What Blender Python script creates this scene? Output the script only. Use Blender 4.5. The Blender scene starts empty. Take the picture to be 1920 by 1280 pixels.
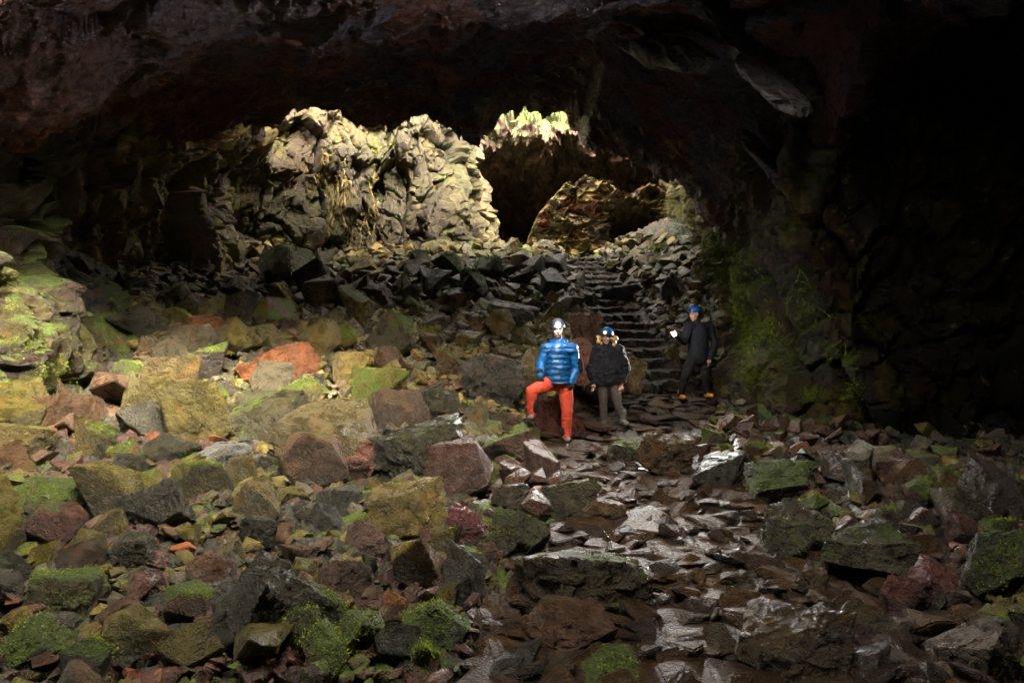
import bpy, math, random
import numpy as np
from mathutils import Vector, Matrix, Euler
R = math.radians
sc = bpy.context.scene
COL = sc.collection

# ------------------------------------------------------------------ camera, world, sun, exposure
CZ, FPX = 1.45, 1280.0
cd = bpy.data.cameras.new('camera'); cam = bpy.data.objects.new('camera', cd); COL.objects.link(cam)
cam.location = (0, 0, CZ); cam.rotation_euler = (R(90), 0, 0)
cd.sensor_width = 36.0; cd.lens = 24.0; cd.clip_start = 0.05; cd.clip_end = 500
sc.camera = cam
SUN_EL, SUN_AZ = 40.0, 150.0          # azimuth: compass-like angle of where the sun stands, 0 = +Y, 90 = +X
w = bpy.data.worlds.new('World'); sc.world = w; w.use_nodes = True
nt = w.node_tree; bg = nt.nodes['Background']
sky = nt.nodes.new('ShaderNodeTexSky'); sky.sky_type = 'NISHITA'; sky.sun_disc = False
sky.sun_elevation = R(SUN_EL); sky.sun_rotation = R(SUN_AZ); sky.dust_density = 6.0; sky.air_density = 0.7; sky.ozone_density = 0.3
hs = nt.nodes.new('ShaderNodeHueSaturation'); hs.inputs['Saturation'].default_value = .25      # thin cloud whitens the sky
nt.links.new(sky.outputs[0], hs.inputs['Color']); wm = nt.nodes.new('ShaderNodeMix'); wm.data_type = 'RGBA'; wm.blend_type = 'MULTIPLY'; wm.inputs[0].default_value = 1; wm.inputs[7].default_value = (1.0, .92, .76, 1)
nt.links.new(hs.outputs[0], wm.inputs[6]); nt.links.new(wm.outputs[2], bg.inputs[0]); bg.inputs[1].default_value = 0.15
sl = bpy.data.lights.new('sun', 'SUN'); sl.energy = 0.5; sl.angle = R(5.0); sl.color = (1.0, 0.93, 0.80)
so = bpy.data.objects.new('sun', sl); COL.objects.link(so)
_e, _a = R(SUN_EL), R(SUN_AZ)
sdir = Vector((math.sin(_a)*math.cos(_e), math.cos(_a)*math.cos(_e), math.sin(_e)))
so.rotation_euler = (-sdir).to_track_quat('-Z', 'Y').to_euler(); so.location = (0, 0, 60)
sc.view_settings.view_transform = 'Standard'; sc.view_settings.look = 'None'
sc.view_settings.exposure = 4.25; sc.view_settings.gamma = 1.0
sc.cycles.max_bounces = 5; sc.cycles.diffuse_bounces = 3; sc.cycles.glossy_bounces = 2
sc.cycles.use_denoising = True; sc.cycles.sample_clamp_indirect = 6.0
def portal(x0, x1, y0, y1, z):        # light portal lying in an opening to the sky (emits nothing itself)
    l = bpy.data.lights.new('portal', 'AREA'); l.shape = 'RECTANGLE'; l.size = x1-x0; l.size_y = y1-y0
    l.cycles.is_portal = True
    o = bpy.data.objects.new('sky_portal', l); COL.objects.link(o); o.location = ((x0+x1)/2, (y0+y1)/2, z)
portal(-9, 8, 14, 36, 10.2)
portal(-7, 3, -.5, 6.6, 7.4)  # sits in the added opening that lights the foreground

# ------------------------------------------------------------------ numpy noise
rs = np.random.RandomState(7)
random.seed(7)
def _h(ix, iy, iz, k=0):
    n = (ix.astype(np.int64)*374761393 + iy.astype(np.int64)*668265263 + iz.astype(np.int64)*2147483647 + k*1274126177) & 0xffffffff
    n = (n ^ (n >> 13)) * 1274126177 & 0xffffffff
    n = (n ^ (n >> 16)) * 2246822519 & 0xffffffff
    n = n ^ (n >> 15)
    return (n & 0xffffff) / float(0x1000000)
def vn(p, k=0):
    f = np.floor(p); i = f.astype(np.int64); t = p - f; t = t*t*(3-2*t)
    r = 0
    for dx in (0, 1):
        for dy in (0, 1):
            for dz in (0, 1):
                wt = (t[:,0] if dx else 1-t[:,0])*(t[:,1] if dy else 1-t[:,1])*(t[:,2] if dz else 1-t[:,2])
                r = r + wt*_h(i[:,0]+dx, i[:,1]+dy, i[:,2]+dz, k)
    return r*2-1
def fbm(p, o=4, k=0):
    a, s, r = 1.0, 0, 0
    for j in range(o):
        r = r + a*vn(p, k+j*17); s += a; a *= .5; p = p*2.03+7.1
    return r/s
def cells(p, k=0):
    f = np.floor(p); n = len(p)
    d1 = np.full(n, 9e9); d2 = np.full(n, 9e9); cv = np.zeros((n, 3)); ci = np.zeros((n, 3), np.int64)
    for dx in (-1, 0, 1):
        for dy in (-1, 0, 1):
            for dz in (-1, 0, 1):
                c = (f + (dx, dy, dz)).astype(np.int64)
                q = c + np.stack([_h(c[:,0], c[:,1], c[:,2], k+j) for j in (1, 2, 3)], 1)*.9+.05
                dd = ((p-q)**2).sum(1)
                m = dd < d1
                d2 = np.where(m, d1, np.minimum(d2, dd))
                d1 = np.where(m, dd, d1); cv[m] = q[m]; ci[m] = c[m]
    return np.sqrt(d1), np.sqrt(d2), p-cv, ci
def facet(p, s, amp, k=0, tilt=1.0, crack=0.25):
    """chunky broken-rock displacement: each Voronoi cell is a tilted plane, with a groove between cells"""
    q = np.asarray(p)/s
    q = q + .10*np.stack([vn(q*1.7, k+5), vn(q*1.7, k+6), vn(q*1.7, k+8)], 1)
    d1, d2, v, ci = cells(q, k)
    h = _h(ci[:,0], ci[:,1], ci[:,2], k+9)*2-1
    t = np.stack([_h(ci[:,0], ci[:,1], ci[:,2], k+j)*2-1 for j in (11, 12, 13)], 1)
    g = np.clip((d2-d1)/.10, 0, 1)
    return amp*(h*.7 + tilt*(v*t).sum(1) - crack*(1-g)**2*2), h
def sm(a, b, x):
    t = np.clip((x-a)/(b-a), 0, 1); return t*t*(3-2*t)
def P(u, v, Y):
    return ((u-960)/FPX*Y, Y, CZ-(v-640)/FPX*Y)

# ------------------------------------------------------------------ materials
class NT:
    def __init__(s, name):
        s.m = bpy.data.materials.new(name); s.m.use_nodes = True; s.t = s.m.node_tree; s.b = s.t.nodes['Principled BSDF']
    def n(s, ty, **kw):
        x = s.t.nodes.new('ShaderNode'+ty)
        for k, v in kw.items(): setattr(x, k, v)
        return x
    def l(s, a, b): s.t.links.new(a, b)
    def val(s, sock, v):
        if hasattr(v, 'links'): s.l(v, sock)
        else: sock.default_value = v
    def math(s, op, a, b=0.0, c=0.0, clamp=False):
        x = s.n('Math', operation=op, use_clamp=clamp)
        for i, v in enumerate((a, b, c)): s.val(x.inputs[i], v)
        return x.outputs[0]
    def mapr(s, x, a, b, c=0.0, d=1.0):
        m = s.n('MapRange'); m.interpolation_type = 'SMOOTHSTEP'
        s.val(m.inputs[0], x)
        for i, v in enumerate((a, b, c, d)): m.inputs[i+1].default_value = v
        return m.outputs[0]
    def noise(s, vec, scale, detail=4, rough=.55, dist=0.0):
        x = s.n('TexNoise'); s.l(vec, x.inputs['Vector']); x.inputs['Scale'].default_value = scale
        x.inputs['Detail'].default_value = detail; x.inputs['Roughness'].default_value = rough; x.inputs['Distortion'].default_value = dist
        return x.outputs['Fac']
    def mix(s, f, a, b, mode='MIX'):
        x = s.n('Mix', data_type='RGBA', blend_type=mode); s.val(x.inputs[0], f)
        for i, v in ((6, a), (7, b)):
            if hasattr(v, 'links'): s.l(v, x.inputs[i])
            else: x.inputs[i].default_value = (*v, 1)
        return x.outputs[2]
def rock_mat(name, src='OBJECT', rough=(.3, .62), bump=1.0, stretch=(1, 1, 1), moss_col=(.07, .11, .005), layered=0.0, specks=True, dark=1.0, fine=.1, pale_amt=.35):
    m = NT(name); g = m.n('NewGeometry')
    mp = m.n('Mapping'); m.l(g.outputs['Position'], mp.inputs[0]); mp.inputs['Scale'].default_value = stretch
    vec = mp.outputs[0]
    if src == 'OBJECT':
        oi = m.n('ObjectInfo'); base, al = oi.outputs['Color'], oi.outputs['Alpha']
    else:
        at = m.n('Attribute', attribute_name='tint'); base, al = at.outputs['Color'], at.outputs['Alpha']
    n1 = m.noise(vec, 1.7, 5, .6); n2 = m.noise(vec, 7.0, 6, .65, .4); n3 = m.noise(vec, 38.0, 5, .7); n4 = m.noise(vec, 3.1, 3)
    v1 = m.mapr(n2, .3, .72, .55, 1.35); v2 = m.mapr(n1, .3, .7, .7, 1.25); v3 = m.mapr(n3, .3, .7, .8, 1.2)
    v = m.math('MULTIPLY', m.math('MULTIPLY', m.math('MULTIPLY', v1, v2), v3), dark)
    cc = m.n('CombineColor'); 
    for i in range(3): m.l(v, cc.inputs[i])
    c = m.mix(1.0, base, cc.outputs[0], 'MULTIPLY')
    # rust and pale mineral blotches
    c = m.mix(m.math('MULTIPLY', m.mapr(n4, .56, .7), .45), c, m.mix(1.0, base, (1.3, .85, .62), 'MULTIPLY'))
    pale = m.math('MULTIPLY', m.mapr(m.noise(vec, 4.3, 7, .7), .6, .72), pale_amt)
    c = m.mix(pale, c, (.26, .23, .14))
    sp = m.n('TexVoronoi'); m.l(vec, sp.inputs['Vector']); sp.inputs['Scale'].default_value = 26
    speck = m.math('MULTIPLY', m.mapr(sp.outputs['Distance'], .16, .08), m.mapr(m.noise(vec, 2.2, 2), .62, .7))
    c = m.mix(m.math('MULTIPLY', speck, .7 if specks else 0), c, (.42, .42, .33))
    # moss, thickest on upward faces
    sx = m.n('SeparateXYZ'); m.l(g.outputs['Normal'], sx.inputs[0])
    ms = m.math('ADD', m.math('ADD', m.math('MULTIPLY', sx.outputs[2], .35), m.math('ADD', m.math('MULTIPLY', m.noise(vec, 3.6, 7, .72), 1.1), m.math('MULTIPLY', n1, .5))), m.math('MULTIPLY', al, 1.15))
    mk = m.mapr(ms, 1.30, 1.42)
    mk = m.math('MULTIPLY', mk, m.mapr(al, 0.0, .12))
    mcol = m.mix(m.mapr(n3, .35, .65), tuple(x*.45 for x in moss_col), tuple(x*1.5 for x in moss_col))
    c = m.mix(m.math('MULTIPLY', mk, .9), c, mcol)
    m.l(c, m.b.inputs['Base Color'])
    rr = m.mapr(n2, .35, .68, rough[0], rough[1])
    rr = m.math('ADD', rr, m.math('MULTIPLY', mk, .35), clamp=True)
    m.l(rr, m.b.inputs['Roughness'])
    m.b.inputs['Specular IOR Level'].default_value = .6
    # relief
    vo = m.n('TexVoronoi', feature='DISTANCE_TO_EDGE'); vo.inputs['Scale'].default_value = 3.2
    wv = m.n('VectorMath', operation='ADD'); m.l(vec, wv.inputs[0]); m.l(m.math('MULTIPLY', n2, .5), wv.inputs[1]); m.l(wv.outputs[0], vo.inputs['Vector'])
    ck = m.mapr(vo.outputs['Distance'], 0, .035)
    rg = m.math('ABSOLUTE', m.math('SUBTRACT', m.noise(vec, 11.0, 7, .68, .6), .5))
    h = m.math('ADD', m.math('MULTIPLY', n2, .9), m.math('MULTIPLY', n3, .34+fine*1.3))
    h = m.math('SUBTRACT', h, m.math('MULTIPLY', rg, 1.3))
    h = m.math('ADD', h, m.math('MULTIPLY', m.noise(vec, 90, 3, .6), fine))
    h = m.math('ADD', h, m.math('MULTIPLY', ck, .12))
    h = m.math('ADD', h, m.math('MULTIPLY', m.math('MULTIPLY', mk, m.noise(vec, 60, 4, .7)), .5))
    bp = m.n('Bump'); bp.inputs['Strength'].default_value = min(1.0, .75*bump); bp.inputs['Distance'].default_value = .06*max(1, bump)
    m.l(h, bp.inputs['Height']); m.l(bp.outputs[0], m.b.inputs['Normal'])
    return m.m
M_ROCK = rock_mat('basalt_boulder', rough=(.18, .48), bump=1.5, dark=.8, fine=.16)
M_GROUND = rock_mat('broken_ground', 'ATTR', rough=(.2, .52), dark=.9)
M_PATH = rock_mat('wet_path_rock', 'ATTR', rough=(.3, .55), bump=2.2, fine=.5)
M_PATHO = rock_mat('wet_path_slab', 'OBJECT', rough=(.22, .46), bump=1.5, dark=.9, fine=.3)
M_WALL = rock_mat('lava_wall', 'ATTR', rough=(.3, .62), bump=1.3, dark=.72, pale_amt=.16, fine=.2)
M_CEIL = rock_mat('lava_ceiling', 'ATTR', rough=(.2, .42), bump=3.4, stretch=(.6, 2.0, 2.2), specks=False)
def plain(name, col, rough=.7, nscale=60, namp=.3, bump=.25, emit=None, metal=0.0, stretch=(1, 1, 1)):
    m = NT(name); tc = m.n('TexCoord'); mp = m.n('Mapping'); m.l(tc.outputs['Object'], mp.inputs[0]); mp.inputs['Scale'].default_value = stretch
    n = m.noise(mp.outputs[0], nscale, 4)
    c = m.mix(m.mapr(n, .3, .7), tuple(x*(1-namp) for x in col), tuple(min(1, x*(1+namp)) for x in col))
    m.l(c, m.b.inputs['Base Color']); m.b.inputs['Roughness'].default_value = rough; m.b.inputs['Metallic'].default_value = metal
    bp = m.n('Bump'); bp.inputs['Strength'].default_value = bump; bp.inputs['Distance'].default_value = .01
    m.l(n, bp.inputs['Height']); m.l(bp.outputs[0], m.b.inputs['Normal'])
    if emit:
        m.b.inputs['Emission Color'].default_value = (*emit[0], 1); m.b.inputs['Emission Strength'].default_value = emit[1]
    return m.m
def moss_mat(name, a, b):
    m = NT(name); g = m.n('NewGeometry'); n = m.noise(g.outputs['Position'], 14, 4)
    c = m.mix(m.mapr(n, .35, .65), a, b); m.l(c, m.b.inputs['Base Color']); m.b.inputs['Roughness'].default_value = .75
    return m.m
M_MOSS = moss_mat('hanging_moss', (.06, .085, .008), (.26, .33, .018))
M_ROOT = moss_mat('dry_root', (.16, .11, .035), (.36, .28, .10))

# ------------------------------------------------------------------ mesh helpers
def mk(name, V, F, mat, parent=None, tint=None, smooth=True, link=True, sharp=28):
    me = bpy.data.meshes.new(name); V = np.asarray(V, dtype=np.float32); F = np.asarray(F, dtype=np.int32)
    k = F.shape[1]
    me.vertices.add(len(V)); me.vertices.foreach_set('co', V.ravel())
    me.loops.add(F.size); me.loops.foreach_set('vertex_index', F.ravel())
    me.polygons.add(len(F)); me.polygons.foreach_set('loop_start', np.arange(0, F.size, k, dtype=np.int32))
    if tint is not None:
        a = me.attributes.new('tint', 'FLOAT_COLOR', 'POINT'); a.data.foreach_set('color', np.asarray(tint, np.float32).ravel())
    me.materials.append(mat); me.update(calc_edges=True); me.validate()
    if smooth: me.polygons.foreach_set('use_smooth', np.ones(len(me.polygons), bool))
    else: me.polygons.foreach_set('use_smooth', np.zeros(len(me.polygons), bool))
    if sharp: me.set_sharp_from_angle(angle=R(sharp))
    if not link: return me
    o = bpy.data.objects.new(name, me); COL.objects.link(o)
    if parent: o.parent = parent
    return o
def gridF(nu, nv, flip=False):
    i, j = np.meshgrid(np.arange(nu-1), np.arange(nv-1), indexing='ij'); a = (i*nv+j).ravel()
    F = np.stack([a, a+nv, a+nv+1, a+1], 1)
    return F[:, ::-1] if flip else F
def tag(o, label=None, cat=None, group=None, kind=None):
    if label: o['label'] = label
    if cat: o['category'] = cat
    if group: o['group'] = group
    if kind: o['kind'] = kind
    return o
def gnormals(X, nu, nv):
    G = X.reshape(nu, nv, 3); a = np.gradient(G, axis=0); b = np.gradient(G, axis=1)
    n = np.cross(a, b); n /= np.linalg.norm(n, axis=2, keepdims=True)+1e-9
    return n.reshape(-1, 3)
def tints(N, pts, pal, k, scale, moss):
    """per-vertex colour: patches of the palette chosen by a Voronoi cell"""
    d1, d2, v, ci = cells(pts/scale, k); h = _h(ci[:,0], ci[:,1], ci[:,2], k+3)
    pal = np.array(pal); c = pal[(h*len(pal)).astype(int) % len(pal)]
    b = .75+.5*_h(ci[:,0], ci[:,1], ci[:,2], k+4)
    return np.concatenate([c*b[:, None], np.broadcast_to(np.asarray(moss, float).reshape(-1, 1), (N, 1))], 1)

# palettes (real base colours)
OLIVE=(.15,.12,.026); OCHRE=(.24,.17,.045); TAN=(.27,.205,.10); GREY=(.13,.108,.066); DARK=(.048,.045,.028); BROWN=(.12,.066,.032)
RUST=(.24,.08,.03); RED=(.115,.052,.036); PINK=(.15,.078,.058); PURP=(.105,.062,.05); BLACK=(.035,.03,.03); ORANGE=(.42,.16,.03)

# ------------------------------------------------------------------ ground
PATH = [(1.6,-12,1.2),(1.1,0,1.2),(1.0,2.5,1.15),(1.15,4,1.15),(1.35,5.5,.95),(1.45,7,.8),(1.25,8.5,.85),(1.3,9.8,1.1),(2.0,11,1.25),(2.7,12.2,.85),(2.6,12.9,.42),(2.2,21.5,.38)]
_py = [p[1] for p in PATH]
def path_c(y): return np.interp(y, _py, [p[0] for p in PATH])
def path_w(y): return np.interp(y, _py, [p[2] for p in PATH])
def onpath(x, y, soft=.35):
    d = np.abs(x-path_c(y)); wd = path_w(y); return 1-sm(wd-soft*.3, wd+soft, d)
def stair_z(y): return np.interp(y, [9.5, 11, 12.4, 21.0, 23, 30], [0.0, .22, .62, 4.05, 4.3, 3.8])
def G(x, y):
    x = np.asarray(x, float); y = np.asarray(y, float)
    pile = np.interp(y, [-12, 3, 6, 8, 9.5, 11, 14, 17, 21, 23, 26, 30, 38], [-.4, -.15, -.05, .1, .3, .75, 1.8, 2.95, 4.35, 4.6, 4.4, 4.8, 4.6])
    low = np.interp(y, [-12, 3, 9.5, 11, 12.4, 21, 23, 30, 38], [-.4, -.2, 0, .22, .52, 3.95, 4.3, 4.4, 4.4])
    m = onpath(x, y, .85)
    rightside = sm(-.4, .5, x-path_c(y))
    p = pile*(1-rightside) + (low+.12+.12*sm(.8, 2, x-path_c(y)))*rightside
    z = p*(1-m) + low*m
    z = z + np.clip(-x-1.6, 0, 9)*.16*sm(3, 7, y)*(1-sm(11, 15, y))
    z = z + np.clip(-x-6.0, 0, 9)*.5
    z = z + np.clip(x-3.0, 0, 2)*.5*sm(11.5, 14, y) - np.clip(x-2.5, 0, 20)*.02
    return z
gx = np.concatenate([np.linspace(-12, -7, 60), np.linspace(-6.95, 6.5, 330), np.linspace(6.6, 17, 80)])
gy = np.concatenate([np.linspace(-24, 1.5, 80), 1.55*np.exp(np.linspace(0, np.log(40/1.55), 520))])
GX, GY = np.meshgrid(gx, gy, indexing='ij'); x, y = GX.ravel(), GY.ravel()
z = G(x, y); pts = np.stack([x, y, z], 1); pm = onpath(x, y)
f1, h1 = facet(pts*(1, 1, .3), .42, .085, 3, 1.3, .6); f2, h2 = facet(pts*(1, 1, .3), .16, .04, 4, 1.3, .5)
g1, _ = facet(pts*(1, 1, .2), .46, .045, 5, .9, .9); g2, _ = facet(pts*(1, 1, .2), .2, .022, 6, .8, .8)
z2 = z + (f1+f2)*(1-pm) + (g1+g2)*pm + .05*fbm(pts*1.3, 4, 2)
pts2 = np.stack([x, y, z2], 1)
T = tints(len(x), pts*(1, 1, .3), [DARK, DARK, BROWN, (.06,.04,.03), (.06,.055,.04), DARK], 8, .3, .0)  # dark palette off the path paints shade into the gaps between boulders
Tp = tints(len(x), pts*(1, 1, .3), [BROWN, BROWN, (.12, .075, .045), GREY, PURP], 9, .35, .0)
T = T*(1-pm[:, None]) + Tp*pm[:, None]
T[:, 3] = np.clip(fbm(pts*.5, 3, 77)*.6+.12, 0, .35)*(1-pm)
g = mk('cave_floor', pts2, gridF(len(gx), len(gy)), M_GROUND, tint=T); tag(g, kind='structure'); g['label'] = 'broken brown and red rock floor with a worn wet path'
g.data.materials.append(M_PATH)
fp = pm.reshape(len(gx), len(gy))[:-1, :-1].ravel() > .5
g.data.polygons.foreach_set('material_index', fp.astype(np.int32))

# ------------------------------------------------------------------ ceiling with the rim of the skylight
RIM = [(-200,345,12.5),(150,300,13.2),(300,262,14.6),(400,246,15.2),(480,225,15.8),(560,215,16.3),(590,196,16.6),(620,206,16.8),(690,242,17.2),(735,234,17.5),(800,222,17.5),(850,236,17),(872,266,17),(900,262,17),(935,226,17.6),(958,202,18),(1055,204,18),(1080,232,17.6),(1095,252,17),(1150,278,16.5),(1200,300,16),(1260,335,15.5),(1340,420,14.5),(1400,500,13.5),(1440,600,12.5),(1530,400,12.4),(1700,150,12.2)]
RP = np.array([P(*r) for r in RIM])
def ceil_z(x, y):
    zr = np.interp(x, RP[:,0], RP[:,2])
    yr = np.interp(x, RP[:,0], RP[:,1])
    z0 = np.interp(y, [-3, 4, 8, 12, 18], [7.0, 6.3, 5.9, 6.6, 7.6])
    k = np.interp(y, [0, 8, 17], [.07, .062, .012])
    base = z0 - k*np.clip(-x, 0, 20)**2 - .012*np.clip(x-2, 0, 20)**2
    wt = sm(.45+.2*sm(3, 4.5, x), 1.0, y/yr)
    return base*(1-wt) + zr*wt, yr
nx, ny = 560, 640
xs = np.concatenate([np.linspace(-10.5, 7, nx-80), np.linspace(7.1, 15, 80)]); ss = np.linspace(0, 1, ny)
XX, SS = np.meshgrid(xs, ss, indexing='ij'); xf = XX.ravel(); sf = SS.ravel()
yrf = np.interp(xf, RP[:,0], RP[:,1]); yrf = np.where(xf > RP[-1,0], 12.5-(xf-RP[-1,0])*.1, yrf)
yf = 5.7 + (yrf-5.7)*np.minimum(sf/.93, 1)
zf, _ = ceil_z(xf, yf)
lip = np.clip((sf-.93)/.07, 0, 1)
base = np.stack([xf, yf - lip*1.2, zf + lip*(9.3-zf)], 1)
q = base*(1, 1, .8)
d = .55*fbm(q*(.45, .35, .4), 4, 21) + .22*fbm(q*(.9, 1.6, 1.3), 4, 31)
rid = 1-np.abs(fbm(q*(.8, 1.9, 1.5), 4, 41)); d = d + .30*(rid-.6)
fa, _ = facet(q*(.6, 1, 1), .55, .10, 51, 1.2, .2); fb, _ = facet(q*(.5, 1.2, 1), .2, .04, 52, 1.2, .2)
edge = sm(.80, .93, sf)*(1-.5*sm(-6, -7, xf))
amp = 1-.72*edge
base[:, 2] += (d*amp + fa*(1-.4*edge) + fb)
fe, _ = facet(q*(1, .5, .5), .42, .17, 57, 1.4, .1); base[:, 2] += fe*edge
base[:, 1] += .25*fbm(q*1.1, 4, 61)*edge
# ropy drip ridges running across the roof
wq = base*(1.0, 1, 1) + .5*np.stack([vn(base*.7, 91), vn(base*.7, 92), vn(base*.7, 93)], 1)
r1 = 1-2*np.abs(fbm(wq*(1.1, 4.2, 2.0), 2, 94)); r2 = 1-2*np.abs(fbm(wq*(2.6, 9.5, 4.0), 2, 96))
fade = sm(-.25, .35, fbm(base*.5, 2, 98))
base[:, 2] -= (.17*np.clip(r1, 0, 1)**2 + .075*np.clip(r2, 0, 1)**2)*(.35+.65*fade)*(1-lip)
# layered scalloping like dried lava linings
base[:, 2] += .05*np.sin(base[:,1]*7+2.5*fbm(q*.8, 3, 71))*(1-edge)
T = tints(len(xf), base*(.6, 1, 1), [(.20,.155,.20), (.24,.135,.15), (.19,.17,.24), (.27,.125,.105)], 81, .7, 0.0)
leftred = sm(-3, -7, xf)[:, None]; T[:, :3] = T[:, :3]*(1-leftred) + np.array([.36,.14,.095])*leftred
ce = mk('cave_ceiling', base, gridF(nx, ny, True), M_CEIL, tint=T); tag(ce, 'dark purple brown lava tube ceiling with a ragged edge at the skylight', kind='structure')

# ------------------------------------------------------------------ walls: plan polyline swept upward
def wall(name, label, plan, z0, z1, nt_, nz, prof, fac, pal, moss, mat=M_WALL, flip=False, tsc=.5, k0=100, zlo=None):
    plan = np.array(plan, float); seg = np.r_[0, np.cumsum(np.linalg.norm(np.diff(plan, axis=0), axis=1))]
    tt = np.linspace(0, seg[-1], 4000); px = np.interp(tt, seg, plan[:,0]); py = np.interp(tt, seg, plan[:,1])
    kk = int(4000/seg[-1]*.5)*2+1; ker = np.ones(kk)/kk      # smooth the plan a little
    px = np.convolve(np.pad(px, kk//2, 'edge'), ker, 'valid'); py = np.convolve(np.pad(py, kk//2, 'edge'), ker, 'valid')
    dens = np.where((py > 4) & (py < 27), 1.0, .12); cum = np.cumsum(dens); cum = (cum-cum[0])/(cum[-1]-cum[0])
    t = np.interp(np.linspace(0, 1, nt_), cum, tt); px = np.interp(t, tt, px); py = np.interp(t, tt, py)
    tx, ty = np.gradient(px, t), np.gradient(py, t); L = np.hypot(tx, ty)+1e-9; nxn, nyn = ty/L, -tx/L
    if flip: nxn, nyn = -nxn, -nyn
    zz = np.linspace(0, 1, nz); TT, ZZ = np.meshgrid(np.arange(nt_), zz, indexing='ij'); ti = TT.ravel(); zf = (z0+(z1-z0)*ZZ).ravel()
    X = np.stack([px[ti], py[ti], zf], 1); N = np.stack([nxn[ti], nyn[ti], 0*zf], 1); u = t[ti]
    off = prof(u, X[:,0], X[:,1], zf)
    X = X + N*off[:, None]
    tot = 0
    for s, a, tl, stretch in fac:
        f, _ = facet(X*np.array(stretch), s, a, k0, tl, .35); tot = tot + f; k0 += 10
    tot = tot + .06*fbm(X*2.2, 4, k0)
    X = X + N*tot[:, None]; X[:, 2] += .10*vn(X*2.5, k0+1)
    ztop = np.interp(X[:,1], [-15, 6, 9], [7.3, 7.8, 99]); X[:, 2] = np.minimum(X[:, 2], ztop+.3*(X[:, 2]-ztop > 0))
    T = tints(len(X), X, pal, k0+5, tsc, moss(u, X) if callable(moss) else moss)
    o = mk(name, X, gridF(nt_, nz, flip), mat, tint=T); tag(o, label, kind='structure'); return o, X
# left wall, from behind the camera to the sunlit end of the skylight
def prof_left(u, x, y, z):
    o = .35*np.sin(y*.9)*(z > 0)
    alc = sm(11.5, 13.5, y)*(1-sm(18.3, 19.8, y))             # dark alcove under the overhang
    lipz = np.interp(y, [11, 19], [4.9, 6.5])
    o = o + alc*(.35*sm(lipz-.1, lipz+.5, z) - .55*sm(1.6, 2.6, z)*(1-sm(lipz-.6, lipz, z)) + .5*(1-sm(1.2, 2.4, z)))
    near = 1-sm(9, 12, y)
    o = o + near*(.9*(1-sm(1.0, 3.2, z)) + .5*sm(3.4, 4.4, z)*0)
    o = o + .8*fbm(np.stack([x, y, z], 1)*.55, 3, 5)
    lit = sm(19.0, 19.8, y)
    o = o - lit*.35*sm(7.0, 10.5, z)
    return o
moss_left = lambda u, X: np.clip(.07 + .35*fbm(X*.6, 3, 9) + .03*(X[:,1] < 12) + .12*(X[:,2] < 5), 0, .5)
wl, XL = wall('left_wall', 'jagged left cave wall with an overhang and a sunlit far end', [(-1,-21.5),(-5,-21),(-9.5,-18),(-9,-4),(-7.0,2),(-6.3,6),(-6.6,9),(-7.4,12),(-7.2,15),(-7.0,18),(-5.8,19.2),(-4.6,19.9),(-3,20.4),(-1.7,21.0),(-1.3,22.5),(-1.5,26),(-2.0,31),(-3,50)],
    -1.5, 10.2, 860, 330, prof_left, [(1.15, .38, 1.5, (1, 1, .5)), (.55, .17, 1.5, (1, 1, .55)), (.2, .06, 1.4, (1, 1, .8))],
    [OLIVE, TAN, GREY, (.15,.09,.08), OCHRE, (.17,.13,.07), OLIVE], moss_left)
_tc = wl.data.attributes['tint']; _a = np.zeros(len(XL)*4, np.float32); _tc.data.foreach_get('color', _a); _a = _a.reshape(-1, 4)
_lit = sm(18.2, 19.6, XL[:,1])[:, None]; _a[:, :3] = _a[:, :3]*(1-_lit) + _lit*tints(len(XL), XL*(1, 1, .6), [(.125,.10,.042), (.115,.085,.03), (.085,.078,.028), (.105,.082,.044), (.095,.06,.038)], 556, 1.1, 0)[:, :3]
_nr = (1-sm(9.5, 12, XL[:,1]))[:, None]; _a[:, :3] *= (1-.62*_nr*np.array([.95, .95, 1.1]))*(1+1.3*(sm(9.5, 11.5, XL[:,1])*(1-sm(17.5, 19, XL[:,1])))[:, None]); _a[:, 3] += .05*_nr[:, 0]*(XL[:, 2] > .5)  # tint lowered near camera, raised mid-wall, to even out the light by colour
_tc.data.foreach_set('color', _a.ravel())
# right wall: skylit end, bulge beside the stairs, then the dark chamber
def prof_right(u, x, y, z):
    bul = np.exp(-((y-11.2)/1.2)**2)
    o = .35*fbm(np.stack([x, y, z], 1)*.7, 3, 15) + bul*(.45*(1-sm(.9, 1.6, z)) - .35*sm(2.6, 5, z))
    o = o + (y > 14)*(-.09*(z-4))
    return o
moss_right = lambda u, X: np.clip(.30*(X[:,1] > 9)*(X[:,0] < 6.5) + .3*fbm(X*.8, 3, 19), 0, .5)
wr, XR = wall('right_wall', 'right cave wall, mossy and lit beside the stairs and in painted shade beyond', [(8.0,50),(6.9,33),(6.1,28),(5.7,24),(5.3,20),(5.0,17),(4.6,14),(4.15,12.4),(4.0,11.3),(4.4,10.3),(5.6,9.6),(7.6,9.4),(10.5,9.0),(13,7.5),(14,4),(15,-4),(15,-16),(4,-21.5),(-2,-21.5)],
    -1.5, 13.0, 860, 300, prof_right, [(1.1, .30, 1.2, (1, 1, .7)), (.45, .13, 1.2, (1, 1, .8)), (.18, .045, 1.2, (1, 1, 1))],
    [(.06,.045,.04), OLIVE, GREY, (.09,.05,.035), DARK], moss_right)
_tc = wr.data.attributes['tint']; _a = np.zeros(len(XR)*4, np.float32); _tc.data.foreach_get('color', _a); _a = _a.reshape(-1, 4)
_lit = (sm(12.5, 15, XR[:,1])*(XR[:,0] < 8))[:, None]; _a[:, :3] = _a[:, :3]*(1-_lit) + _lit*tints(len(XR), XR, [TAN, OCHRE, OLIVE, (.2,.15,.08)], 555, .5, 0)[:, :3]
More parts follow.
